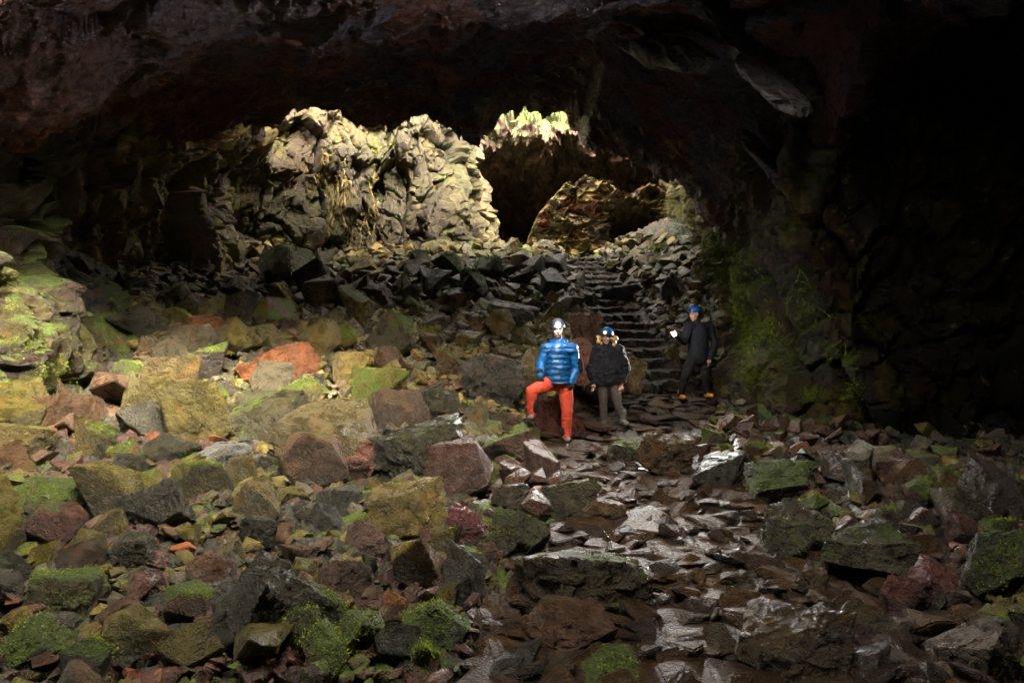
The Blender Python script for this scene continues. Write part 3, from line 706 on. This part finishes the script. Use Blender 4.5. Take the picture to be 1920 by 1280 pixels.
def strand(K, u, v, L, rad, tree, fl=True, wander=.09):
    p, n = surf(u, v, tree)
    if p is None: return
    p = p+n*.05; pts = [p.copy()]; rr = [rad*.6]; dx = rm.uniform(-1, 1)*wander; m = int(L/.06)
    for k in range(m):
        dx += rm.uniform(-1, 1)*wander*.6; dx *= .85
        p = p+Vector((dx*.6, -abs(dx)*.1-.002, -.055)); 
        h = tree.find_nearest(p)
        if h[0] and (h[0]-p).length < .45: p = h[0]+(p-h[0]).normalized()*(.035 if fl else .06)
        pts.append(p.copy()); rr.append(rad*(.5+rm.random()*.9)*(1-.6*k/m))
        if fl: tuft(K, p, Vector((0, -1, .3)), .045, 16)
    K.tube(pts, rr)
for (u, v, du, n, L) in [(1352,425,14,5,.5),(1385,455,22,7,.8),(1400,520,26,7,.9),(1325,515,18,6,.5),(1398,585,24,8,.7),(1440,600,30,9,.45),(1410,650,18,6,.5),(1495,520,18,5,.6),(1515,560,20,5,.5),(1455,545,30,5,.5),(1500,640,14,4,.4),(1590,640,16,3,.4),(1300,470,26,5,.3)]:
    for _ in range(n): strand(K, u+rm.uniform(-du, du), v+rm.uniform(-18, 18), L*rm.uniform(.5, 1.2), .008, TREER, wander=.16)
for (u, v, du, dv, n) in [(700,508,28,18,70),(640,560,60,25,40),(545,490,50,35,60),(130,765,32,40,110),(40,640,40,20,40),(90,690,40,25,40),(60,870,35,30,50),(250,560,60,50,60),(330,480,25,60,50),(440,330,10,50,30),(230,340,20,25,30),(1235,470,36,30,120),(1262,400,20,50,60),(1300,430,24,45,90),(1335,470,22,40,110),(1365,520,22,40,130),(1385,580,18,50,130),(1400,640,18,40,130),(1455,640,26,40,60),(1510,590,20,60,50),(1240,488,40,18,110),(1290,455,40,40,60),(1345,500,30,40,80),(1425,610,40,22,160),(1415,700,30,20,120),(1520,735,22,14,70),(1595,735,20,18,60),(980,240,60,12,50),(1010,265,40,8,30),(700,280,40,40,30),(20,560,20,60,30),(850,470,60,14,40),(1900,1150,40,30,60)]:
    for _ in range(n):
        p, nn = surf(u+rm.gauss(0, .55)*du, v+rm.gauss(0, .55)*dv)
        if p is not None: tuft(K, p, nn, .04+.005*p.y, 40)
# fuzzy cushions on the mossy boulders
bpy.context.view_layer.update()
for o in [q for q in COL.objects if q.name.split('.')[0] in ('boulder', 'rock') and q.color[3] > .15]:
    me = o.data; nv = len(me.vertices); V = np.zeros(nv*3, np.float32); me.vertices.foreach_get('co', V); Nn = np.zeros(nv*3, np.float32); me.vertex_normals.foreach_get('vector', Nn)
    Mw = np.array(o.matrix_world); W = V.reshape(-1, 3)@Mw[:3, :3].T+Mw[:3, 3]; Nw = Nn.reshape(-1, 3)@np.linalg.inv(Mw[:3, :3]); Nw /= np.linalg.norm(Nw, axis=1, keepdims=True)+1e-9
    sc_ = .5*Nw[:, 2]+1.1*fbm(W*3.5, 4, 61)+1.1*o.color[3]; ok = np.nonzero((sc_ > .62) & (Nw[:, 1] < .75))[0]
    if len(ok) == 0: continue
    m_ = int(min(170, 26+len(ok)/nv*420))
    for j in rm.choices(list(ok), k=m_): tuft(K, Vector(W[j]), Vector(Nw[j]), .055, 9)
K.build('moss', M_MOSS, 'green moss in strands and cushions on the cave walls and boulders')
K = Flecks()
for (u, v, du, n, L) in [(612,285,10,12,1.5),(636,330,14,18,2.0),(652,300,10,10,1.4),(700,330,10,14,1.9),(545,300,10,6,1.0),(575,290,20,8,.7)]:
    for _ in range(n): strand(K, u+rm.uniform(-du, du), v+rm.uniform(-10, 60), L*rm.uniform(.3, 1.1), rm.uniform(.007, .022), TREE, fl=rm.random() < .25, wander=.07)
K.build('dry_roots', M_ROOT, 'pale tan dry roots hanging down the sunlit left wall')
def fold(pts, wid, seed, label=None):
    """a hanging lava fold: a leaf shaped blade that thins to its tip, with a ropy surface"""
    pts = [Vector(p) for p in pts]; n, mm = 110, 36; V = []
    for i in range(n):
        t = i/(n-1)*(len(pts)-1); k = min(int(t), len(pts)-2); p = pts[k].lerp(pts[k+1], t-k); wd = np.interp(i/(n-1), np.linspace(0, 1, len(wid)), wid)
        for j in range(mm):
            a = 6.2832*j/mm; V.append((p.x+math.cos(a)*wd*.6, p.y+math.cos(a)*wd*.5+math.sin(a)*wd*.25, p.z-wd*.2+math.sin(a)*wd*.62))
    V = np.array(V); c = V.reshape(n, mm, 3).mean(1, keepdims=True).repeat(mm, 1).reshape(-1, 3); d = V-c
    f, _ = facet(V, .35, .25, seed, 1.0, .2); V = c+d*(1+.45*fbm(V*2.2, 3, seed)+f+.12*np.sin(V[:,0]*26+V[:,2]*18+3*fbm(V*1.5, 2, seed+3)))[:, None]
    F = [(i*mm+j, i*mm+(j+1) % mm, (i+1)*mm+(j+1) % mm, (i+1)*mm+j) for i in range(n-1) for j in range(mm)]
    o = mk('ceiling_fold', V, F, M_CEIL, tint=np.tile((.30, .28, .30, 0), (len(V), 1)), parent=ce)  # pale tint paints silvery light onto the fold
fold([P(1345,-20,9.6), P(1385,70,9.3), P(1440,130,9.0), P(1500,185,8.7), P(1520,200,8.6)], [.7, .5, .62, .42, .05], 801)
fold([P(1440,95,9.2), P(1480,120,9.0), P(1512,112,8.9)], [.3, .28, .03], 802)
fold([P(1150,80,11.2), P(1215,88,10.8), P(1290,95,10.4), P(1345,108,10.2)], [.05, .45, .5, .06], 803)
fold([P(1040,-30,10.6), P(1080,20,10.3), P(1150,30,10.1)], [.5, .6, .1], 804)
fold([P(1400,255,11.6), P(1450,305,11.2), P(1500,360,10.9), P(1548,388,10.8)], [.3, .42, .3, .03], 805)

# ------------------------------------------------------------------ people
def cloth(name, col, rough=.75, scale=(1,1,1), ns=40, bump=.35, amp=.25):
    return plain(name, col, rough, ns, amp, bump, stretch=scale)
M_SKIN = plain('skin', (.50, .29, .21), .5, 30, .12, .1)
M_BLUE = cloth('blue_quilted_shell', (.006, .085, .25), .42, (1, 1, 3.2), 9, .9)
M_SLEEVE = cloth('bright_blue_shell', (.007, .125, .38), .45, (1, 1, 1), 14, .5)
M_RED = cloth('coral_red_softshell', (.55, .062, .028), .7, (1, 1, .6), 9, .5, .12)
M_BLK = cloth('black_cloth', (.004, .004, .005), .9, (1, 1, .6), 12, .4)
M_NAVY = cloth('black_navy_shell', (.004, .005, .010), .85, (1, 1, .6), 10, .5)
M_LEG = cloth('taupe_leggings', (.085, .065, .060), .7, (1, 1, 1), 60, .2)
M_BOOT = cloth('grey_boot_leather', (.13, .12, .105), .6, (1, 1, 1), 40, .3)
M_YEL = cloth('yellow_boot_leather', (.62, .27, .02), .5, (1, 1, 1), 30, .3)
M_SOLE = cloth('black_rubber', (.015, .014, .013), .8)
M_HELM = cloth('blue_helmet_plastic', (.012, .10, .33), .25, (1, 1, 1), 6, .05, .1)
M_HELMG = cloth('dark_helmet_plastic', (.03, .035, .045), .3, (1, 1, 1), 6, .05, .1)
M_BLOND = plain('blond_hair', (.50, .33, .15), .55, 60, .5, .6, stretch=(1, 1, .25))
M_BROWNH = plain('brown_hair', (.06, .035, .02), .55, 60, .5, .6)
M_LENS = plain('lit_lamp_lens', (1, 1, 1), .2, emit=((.92, .96, 1.0), 60.0))
M_LENSD = plain('dim_lamp_lens', (1, .9, .5), .2, emit=((1.0, .78, .35), .12))
M_EYE = plain('eye', (.03, .02, .015), .15); M_EYEW = plain('eye_white', (.6, .58, .55), .3); M_LIP = plain('lips', (.38, .14, .12), .5)
M_STRAP = cloth('dark_strap', (.02, .022, .025), .7)

class Blob:
    """gathers overlapping tapered limbs and ellipsoids, then fuses them into one continuous skin"""
    def __init__(s): s.bm = bmesh.new()
    def limb(s, a, b, ra, rb, n=14, fl=1.0, fdir=None):
        a, b = Vector(a), Vector(b); d = b-a; L = d.length
        q = d.to_track_quat('Z', 'X').to_matrix()
        rings = []
        prof = [(-1, .0), (-.92, .4), (-.7, .714), (-.4, .917), (0, 1)]
        seq = [(k*ra, r*ra) for k, r in prof] + [(L*t, ra+(rb-ra)*t) for t in (.25, .5, .75)] + [(L-k*rb, r*rb) for k, r in reversed(prof)]
        for z, r in seq:
            r = max(r, 1e-4); rings.append([s.bm.verts.new(a+q@Vector((r*math.cos(6.2832*i/n), r*fl*math.sin(6.2832*i/n), z))) for i in range(n)])
        for r0, r1 in zip(rings, rings[1:]):
            for i in range(n): s.bm.faces.new((r0[i], r0[(i+1) % n], r1[(i+1) % n], r1[i]))
        s.bm.faces.new(list(reversed(rings[0]))); s.bm.faces.new(rings[-1])
        return s
    def chain(s, pts):
        for (a, ra), (b, rb) in zip(pts, pts[1:]): s.limb(a, b, ra, rb)
        return s
    def ell(s, c, r, rot=(0, 0, 0), seg=20):
        M = Matrix.Translation(c) @ Euler(rot).to_matrix().to_4x4() @ Matrix.Diagonal((*r, 1))
        bmesh.ops.create_uvsphere(s.bm, u_segments=seg, v_segments=seg//2+2, radius=1, matrix=M); return s
    def box(s, c, r, rot=(0, 0, 0)):
        M = Matrix.Translation(c) @ Euler(rot).to_matrix().to_4x4() @ Matrix.Diagonal((r[0]*2, r[1]*2, r[2]*2, 1))
        bmesh.ops.create_cube(s.bm, size=1, matrix=M); return s
    def build(s, name, mat, parent, vox=.011, smooth=4, wrinkle=0.0, cut=None, k=0, remesh=True, quilt=0.0):
        me = bpy.data.meshes.new(name); s.bm.to_mesh(me); s.bm.free()
        o = bpy.data.objects.new(name, me); COL.objects.link(o)
        if remesh:
            m = o.modifiers.new('r', 'REMESH'); m.mode = 'VOXEL'; m.voxel_size = vox
            m2 = o.modifiers.new('s', 'SMOOTH'); m2.factor = .5; m2.iterations = smooth
            dg = bpy.context.evaluated_depsgraph_get(); nm = bpy.data.meshes.new_from_object(o.evaluated_get(dg)); o.modifiers.clear(); o.data = nm; me = nm
        if cut is not None:
            bm = bmesh.new(); bm.from_mesh(me)
            for co, no in cut: bmesh.ops.bisect_plane(bm, geom=bm.verts[:]+bm.edges[:]+bm.faces[:], plane_co=co, plane_no=no, clear_outer=True)
            bm.to_mesh(me); bm.free()
        if wrinkle:
            V = np.zeros(len(me.vertices)*3, np.float32); me.vertices.foreach_get('co', V); V = V.reshape(-1, 3).astype(float)
            Nn = np.zeros(len(V)*3, np.float32); me.vertex_normals.foreach_get('vector', Nn); Nn = Nn.reshape(-1, 3)
            if quilt: V += Nn*(quilt*np.abs(np.sin(V[:, 2]*3.1416/.075+.5*fbm(V*4, 2, 3))))[:, None]
            V += Nn*(wrinkle*(fbm(V*(11, 11, 17), 3, k) + .5*fbm(V*(30, 30, 40), 2, k+5)))[:, None]
            me.vertices.foreach_set('co', V.astype(np.float32).ravel()); me.update()
        me.materials.clear(); me.materials.append(mat)
        me.polygons.foreach_set('use_smooth', np.ones(len(me.polygons), bool))
        if parent: 
            o.parent = parent; o.matrix_parent_inverse = Matrix.Translation(-parent.location)
        return o
def V3(*a): return Vector(a)
def hand(B, wrist, d, side, r=.040, curl=.5):
    """palm, four unequal curled fingers and a thumb leaving the side of the palm; d = pointing direction, side = thumb side"""
    d = Vector(d).normalized(); sd = Vector(side); sd = (sd-d*sd.dot(d)).normalized(); n = d.cross(sd)
    w0 = Vector(wrist); B.limb(w0, w0+d*.035, .026, .034, fl=.75); B.ell(w0+d*.055, (.040, .042, .040))
    for i, L in enumerate((.070, .080, .074, .056)):
        b = w0+d*.085+sd*(.030-.020*i); m = b+d*L*.5+n*L*.18*curl; e = m+d*L*.35+n*L*.45*curl
        B.limb(b-d*.02, m, .0100, .0092, 8); B.limb(m, e, .0092, .0078, 8)
    b = w0+d*.035+sd*.028; m = b+sd*.028+d*.028; e = m+d*.032+sd*.004+n*.01
    B.limb(b, m, .013, .011, 8); B.limb(m, e, .011, .009, 8)
def head(B, c, face, tilt=0):
    """head of 0.23 m on a neck, with brow, nose, lips, chin and ears; face = direction it looks"""
    c = Vector(c); f = Vector(face).normalized(); up = Vector((0, 0, 1)); s = up.cross(f).normalized(); up = f.cross(s)
    yaw = math.atan2(f.x, -f.y)      # face towards -Y has yaw 0
    B.ell(c+up*.02-f*.012, (.076, .098, .105), (0, 0, yaw)); B.ell(c-up*.045+f*.022, (.058, .068, .070), (0, 0, yaw))
    B.ell(c-up*.093+f*.062, (.026, .022, .020), (0, 0, yaw)); B.ell(c+up*.022+f*.078, (.050, .016, .012), (0, 0, yaw))
    B.limb(c+up*.012+f*.088, c-up*.026+f*.106, .009, .013, 8); B.ell(c-up*.028+f*.094, (.019, .014, .010), (0, 0, yaw))
    for k in (-1, 1):
        B.ell(c+s*k*.040-up*.022+f*.066, (.022, .02, .02), (0, 0, yaw)); B.ell(c+s*k*.078-up*.01-f*.004, (.010, .020, .031), (0, 0, yaw))
    B.ell(c-up*.062+f*.082, (.025, .012, .011), (0, 0, yaw))
    return f, s, up
def face_bits(c, f, s, up, parent, open_=True):
    for k in (-1, 1):
        Blob().ell(c+s*k*.031+up*.003+f*.082, (.0125, .0125, .0105), (0, 0, math.atan2(f.x, -f.y)), 12).ell(c+s*k*.031+up*.003+f*.089, (.0062, .0062, .0062), seg=10).build('eye', M_EYE, parent, remesh=False)
    B = Blob(); B.limb(c-s*.020-up*.060+f*.091, c+s*.020-up*.060+f*.091, .0045, .0045, 8); B.build('mouth', M_LIP, parent, remesh=False)
def helmet(c, f, s, up, parent, mat, lens, wide=1.0):
    B = Blob(); yaw = math.atan2(f.x, -f.y); cc = c+up*.055-f*.008
    B.ell(cc, (.102*wide, .128, .105), (0, 0, yaw), 28)
    sh = B.build('helmet', mat, parent, vox=.008, smooth=2, cut=[(cc-up*.022, -up)])
    B = Blob()
    for k in range(28):
        a0, a1 = 6.2832*k/28, 6.2832*(k+1)/28
        p = [cc-up*.020+s*(.105*wide*math.sin(a))+f*(.131*math.cos(a)) for a in (a0, a1)]; B.limb(p[0], p[1], .006, .006, 6)
    for k in (-1, 1):
        B.limb(cc+s*k*.1*wide-up*.02, c+s*k*.062-up*.09+f*.03, .005, .005, 6)
    B.limb(c+s*.062-up*.09+f*.03, c-up*.118+f*.05, .005, .005, 6); B.limb(c-s*.062-up*.09+f*.03, c-up*.118+f*.05, .005, .005, 6)
    B.build('chin_strap', M_STRAP, parent, remesh=False)
    hl = cc+f*.138+up*.012
    B = Blob(); B.limb(hl-f*.022, hl-f*.002, .030, .028, 16); B.box(hl-f*.02, (.028, .012, .018), (0, 0, yaw)); lampb = B.build('headlamp', M_STRAP, parent, remesh=False)
    B = Blob(); B.ell(hl+f*.022, (.027, .012, .027), (0, 0, yaw), 16); ln = B.build('lens', lens, None, remesh=False)
    ln.parent = lampb
    ln.matrix_parent_inverse = (Matrix.Translation(parent.location)).inverted(); ln.matrix_world = Matrix.Identity(4)
    return hl
def boot(parent, ankle, toe, mat, h=.13):
    a = Vector(ankle); t = Vector(toe); B = Blob(); d = (t-a); d.z = 0; d.normalize()
    B.limb(a+V3(0,0,h), a+V3(0,0,.0), .058, .052); B.limb(a-d*.03-V3(0,0,.03), t-d*.05, .046, .040, fl=1); B.ell(t-d*.045, (.046, .055, .040), (0, 0, math.atan2(d.x, -d.y)))
    b = B.build('boot', mat, parent, vox=.009, smooth=2, wrinkle=.004)
    B = Blob(); z = min(a.z, t.z)-.055
    B.box((a+t)/2*1-V3(0,0,0)+d*.0+V3(0,0,z-(a.z+t.z)/2), (.047, (t-a).length/2+.055, .016), (0, 0, math.atan2(d.x, -d.y)))
    sl_ = B.build('sole', M_SOLE, None, vox=.008, smooth=3); sl_.parent = b; sl_.matrix_parent_inverse = Matrix.Translation(-parent.location)
    return b
def spot(loc, target, power, name, cone=165, spill=0.0):
    if spill:      # added point light above the lamp, standing in for its spill
        l = bpy.data.lights.new(name, 'POINT'); l.energy = spill; l.shadow_soft_size = .03; l.color = (1.0, .95, .88)
        o = bpy.data.objects.new(name, l); COL.objects.link(o); o.location = Vector(loc)+Vector((0, -.02, .20))
    l = bpy.data.lights.new(name, 'SPOT'); l.energy = power; l.spot_size = R(cone); l.spot_blend = .7; l.shadow_soft_size = .02; l.color = (1.0, .95, .88)
    o = bpy.data.objects.new(name, l); COL.objects.link(o); o.location = loc; o.rotation_euler = (Vector(target)-Vector(loc)).to_track_quat('-Z', 'Y').to_euler(); return o

# --- man in blue jacket and coral trousers, one foot up on the dark boulder
def px(u, v, Y): return Vector(P(u, v, Y))
def man():
    Y = 9.5
    root = bpy.data.objects.new('person', None); COL.objects.link(root); root.location = (.76, Y, .0)
    tag(root, 'person in blue jacket and coral red trousers with one foot up and a shining headlamp', 'person', 'visitors standing in the cave')
    hip = px(1048, 716, Y); hr = px(1036, 716, Y); hl = px(1060, 716, Y)
    kr = px(996, 733, Y-.30); ar = px(998, 775, Y-.22)      # raised leg
    kl = px(1063, 772, Y-.04); al = px(1062, 818, Y+.02)
    shr, shl = px(1025, 655, Y), px(1072, 655, Y); er, el = px(1014, 683, Y-.02), px(1082, 690, Y+.02); wr_, wl_ = px(1012, 704, Y-.17), px(1071, 716, Y-.06)
    c = px(1046, 618, Y-.02); f = V3(-.05, -1, -.06).normalized()
    B = Blob(); ff, s, up = head(B, c, f); B.limb(c-V3(0,0,.06), px(1048, 648, Y+.03), .055, .062)
    B.limb(px(1048, 664, Y+.02), hip, .11, .12, fl=.75); B.limb(shr, shl, .06, .06)
    B.chain([(shr, .055), (er, .042), (wr_, .032)]); B.chain([(shl, .055), (el, .042), (wl_, .032)])
    hand(B, wr_, V3(-.05, -.35, -1), V3(1, 0, 0)); hand(B, wl_, V3(-.25, -.25, -1), V3(-.6, -1, 0))
    B.chain([(hr, .09), (kr, .058), (ar, .042)]); B.chain([(hl, .09), (kl, .058), (al, .042)])
    body = B.build('body', M_SKIN, root); face_bits(c, ff, s, up, body) if 0 else face_bits2(c, ff, s, up, root)
    B = Blob()   # trousers
    B.ell(px(1048, 716, Y), (.165, .125, .13)); B.chain([(hr+V3(.0,0,0), .112), ((hr+kr)/2, .098), (kr, .078), ((kr+ar)/2+V3(0,0,0), .072), (ar, .066)])
    B.chain([(hl, .112), ((hl+kl)/2, .098), (kl, .080), ((kl+al)/2, .074), (al, .070)])
    B.build('trousers', M_RED, root, wrinkle=.012, k=3)
    B = Blob(); B.ell(kr*.42+ar*.58+V3(.045,-.03,0), (.040,.055,.075)).ell(kr*.25+ar*.75+V3(.038,-.02,0), (.04,.058,.07)); B.build('ankle_patch', M_BLK, root, smooth=2)
    B = Blob(); B.ell(kl*.12+al*.88+V3(-.045,-.02,.04), (.038,.056,.085)); B.build('ankle_patch', M_BLK, root, smooth=2)
    B = Blob(); B.limb(hr*.72+kr*.28+V3(0,-.075,-.035), hr*.2+kr*.8+V3(0,-.055,-.02), .024, .022); B.build('thigh_pocket', M_BLK, root, smooth=2)
    B = Blob()   # jacket
    B.limb(px(1048, 664, Y+.01), px(1047, 700, Y), .175, .20, 22, .78); B.limb(px(1047, 690, Y), px(1047, 722, Y), .195, .205, 22, .78)
    B.limb(shr, shl, .092, .092); B.limb(px(1047, 655, Y), px(1047, 641, Y+.02), .12, .085); B.ell(px(1047, 640, Y+.07), (.125, .085, .075))
    B.build('jacket', M_BLUE, root, vox=.009, smooth=3, quilt=.012, wrinkle=.014, k=9, cut=[(px(1047, 717, Y), V3(0,0,-1))])
    for a, e, w_ in ((shr, er, wr_), (shl, el, wl_)):
        B = Blob(); B.chain([(a, .083), ((a+e)/2, .076), (e, .066), (w_, .050)]); B.build('sleeve', M_SLEEVE, root, wrinkle=.012, k=12)
    B = Blob(); B.limb(shl*.25+el*.75+V3(.03,0,.02), el+V3(.03,0,0), .075, .07); B.build('elbow_pad', M_BLK, root)
    for w_, d, sd in ((wr_, V3(-.05, -.35, -1), V3(1, 0, 0)), (wl_, V3(-.25, -.25, -1), V3(-.6, -1, 0))):
        B = Blob(); hand(B, w_, d, sd); B.limb(w_-d.normalized()*.05, w_+d.normalized()*.02, .050, .040); B.ell(w_+d.normalized()*.06, (.048,.046,.052)); B.build('glove', M_BLK, root, vox=.007, smooth=2)
    boot(root, ar+V3(0,0,-.02), ar+V3(-.03,-.20,-.035), M_BOOT, .05); boot(root, al+V3(0,0,.0), al+V3(.0,-.2,-.02), M_BOOT, .04)
    h = helmet(c, ff, s, up, root, M_HELMG, M_LENS)
    spot(h+ff*.05, (.2, 0, 4.2), LAMP1, 'headlamp_light', 165, .45)
def face_bits2(c, f, s, up, root): face_bits(c, f, s, up, root)
LAMP1, LAMP2 = 18.0, 20.0
def woman():
    Y = 10.5
    root = bpy.data.objects.new('person', None); COL.objects.link(root); root.location = (1.48, Y, .05)
    tag(root, 'person with curly blond hair, blue helmet and loose black cape jacket', 'person', 'visitors standing in the cave')
    hr, hl = px(1130, 716, Y), px(1152, 716, Y); kr, kl = px(1131, 760, Y), px(1158, 758, Y-.05); ar, al = px(1132, 797, Y+.03), px(1168, 788, Y-.05)
    shr, shl = px(1121, 655, Y), px(1160, 655, Y); er, el = px(1110, 690, Y), px(1171, 690, Y+.02); wr_, wl_ = px(1112, 716, Y-.05), px(1165, 722, Y-.07)
    c = px(1138, 632, Y); f = V3(-.35, -1, .02).normalized()
    B = Blob(); ff, s, up = head(B, c, f); B.limb(c-V3(0,0,.06), px(1140, 652, Y+.02), .050, .055)
    B.limb(px(1140, 665, Y), px(1141, 712, Y), .12, .13, fl=.75); B.limb(shr, shl, .05, .05)
    B.chain([(shr, .05), (er, .038), (wr_, .028)]); B.chain([(shl, .05), (el, .038), (wl_, .028)])
    hand(B, wr_, V3(0, -.2, -1), V3(.6, -1, 0)); hand(B, wl_, V3(-.1, -.2, -1), V3(-.6, -1, 0))
    B.chain([(hr, .08), (kr, .052), (ar, .038)]); B.chain([(hl, .08), (kl, .052), (al, .038)])
    B.build('body', M_SKIN, root); face_bits(c, ff, s, up, root)
    B = Blob(); B.ell(px(1141, 716, Y), (.155, .115, .11)); B.chain([(hr, .092), ((hr+kr)/2, .080), (kr, .060), ((kr*.6+ar*.4), .060), (ar, .042)])
    B.chain([(hl, .092), ((hl+kl)/2, .080), (kl, .060), ((kl*.6+al*.4), .060), (al, .042)]); B.build('leggings', M_LEG, root, wrinkle=.004, k=23)
    B = Blob()
    B.limb(px(1140, 666, Y), px(1141, 696, Y), .20, .27, 24, .62); B.limb(px(1141, 696, Y), px(1142, 722, Y), .27, .25, 24, .6)
    B.limb(shr, shl, .085, .085); B.limb(px(1139, 656, Y), px(1139, 645, Y), .10, .075)
    for a, e, w_ in ((shr, er, wr_), (shl, el, wl_)): B.chain([(a, .085), (e, .095), (w_, .06)])
    B.build('cape_jacket', M_NAVY, root, wrinkle=.022, k=29, cut=[(px(1141, 719, Y), V3(.1,0,-1).normalized())])
    boot(root, ar+V3(0,0,-.0), ar+V3(.02,-.18,-.03), M_BOOT, .12); boot(root, al+V3(0,0,.0), al+V3(.03,-.18,-.03), M_BOOT, .12)
    B = Blob(); r = random.Random(4)
    for k in range(90):
        a = r.uniform(-2.5, 2.5); rad = r.uniform(.085, .150); z = r.uniform(-.15, .02)
        if abs(a) < .75: continue
        B.ell(c+s*(rad*math.sin(a))+ff*(rad*math.cos(a)*.9)+up*z, (r.uniform(.016,.034),)*3, seg=8)
    B.build('hair', M_BLOND, root, vox=.007, smooth=1, wrinkle=.012, k=31)
    helmet(c, ff, s, up, root, M_HELM, M_LENSD)
def guide():
    Y = 11.8
    root = bpy.data.objects.new('person', None); COL.objects.link(root); root.location = (3.15, Y, .4)
    tag(root, 'person in dark clothes, blue helmet and yellow boots holding a shining torch', 'person', 'visitors standing in the cave')
    hr, hl = px(1298, 672, Y), px(1320, 672, Y+.05); kr, kl = px(1284, 708, Y-.08), px(1322, 706, Y+.0); ar, al = px(1277, 740, Y-.02), px(1326, 737, Y+.08)
    shr, shl = px(1292, 612, Y-.03), px(1330, 612, Y+.05); er = px(1283, 640, Y-.12); wr_ = px(1268, 627, Y-.30); el, wl_ = px(1341, 645, Y+.02), px(1330, 672, Y-.05)
    c = px(1302, 588, Y); f = V3(-.85, -.6, -.15).normalized()
    B = Blob(); ff, s, up = head(B, c, f); B.limb(c-V3(0,0,.06), px(1306, 610, Y+.02), .055, .062)
    B.limb(px(1309, 626, Y), px(1309, 668, Y), .10, .11, fl=.75); B.limb(shr, shl, .045, .045)
    B.chain([(shr, .055), (er, .042), (wr_, .032)]); B.chain([(shl, .055), (el, .042), (wl_, .032)])
    hand(B, wr_, V3(-.6, -.8, .1), V3(.2, -.1, 1), curl=1.0); hand(B, wl_, V3(-.1, -.25, -1), V3(-.6, -1, 0))
    B.chain([(hr, .09), (kr, .058), (ar, .042)]); B.chain([(hl, .09), (kl, .058), (al, .042)])
    B.build('body', M_SKIN, root); face_bits(c, ff, s, up, root)
    B = Blob(); B.ell(px(1309, 672, Y), (.165, .125, .13)); B.chain([(hr, .10), (kr, .075), (ar, .060)]); B.chain([(hl, .10), (kl, .075), (al, .060)]); B.build('trousers', M_BLK, root, wrinkle=.010, k=43)
    B = Blob(); B.limb(px(1310, 624, Y), px(1309, 668, Y), .175, .17, 22, .78); B.limb(shr, shl, .085, .085); B.limb(px(1307, 616, Y), px(1306, 603, Y), .10, .075)
    for a, e, w_ in ((shr, er, wr_), (shl, el, wl_)): B.chain([(a, .083), (e, .066), (w_, .048)])
    B.build('jacket', M_NAVY, root, wrinkle=.012, k=49)
    boot(root, ar+V3(0,0,-.01), ar+V3(.0,-.21,-.03), M_YEL, .07); boot(root, al+V3(0,0,-.01), al+V3(.03,-.2,-.03), M_YEL, .07)
    B = Blob(); B.ell(c-ff*.045-up*.02, (.083, .083, .085)); B.build('hair', M_BROWNH, root, vox=.009, smooth=2, wrinkle=.006)
    helmet(c, ff, s, up, root, M_HELM, M_STRAP)
    # torch held in the hand
    tp = px(1260, 622, Y-.42); td = V3(-.2, -1, -.08).normalized(); q0 = wr_+V3(-.055,-.07,.01)
    tr = bpy.data.objects.new('torch', None); COL.objects.link(tr); tr.location = q0
    tag(tr, 'shining black torch held out by the person in yellow boots', 'torch')
    B = Blob(); B.limb(q0+td*-.06, q0+td*.10, .017, .019, 16); B.limb(q0+td*.10, q0+td*.13, .030, .034, 16); B.build('torch_body', M_STRAP, tr, remesh=False)
    B = Blob(); B.ell(q0+td*.158, (.025, .012, .025), (0, 0, math.atan2(td.x, -td.y)), 16); B.build('lens', M_LENS, tr, remesh=False)
    spot(q0+td*.19, (-1.5, 0, 2.6), LAMP2, 'torch_light', 125, .6)
man(); woman(); guide()
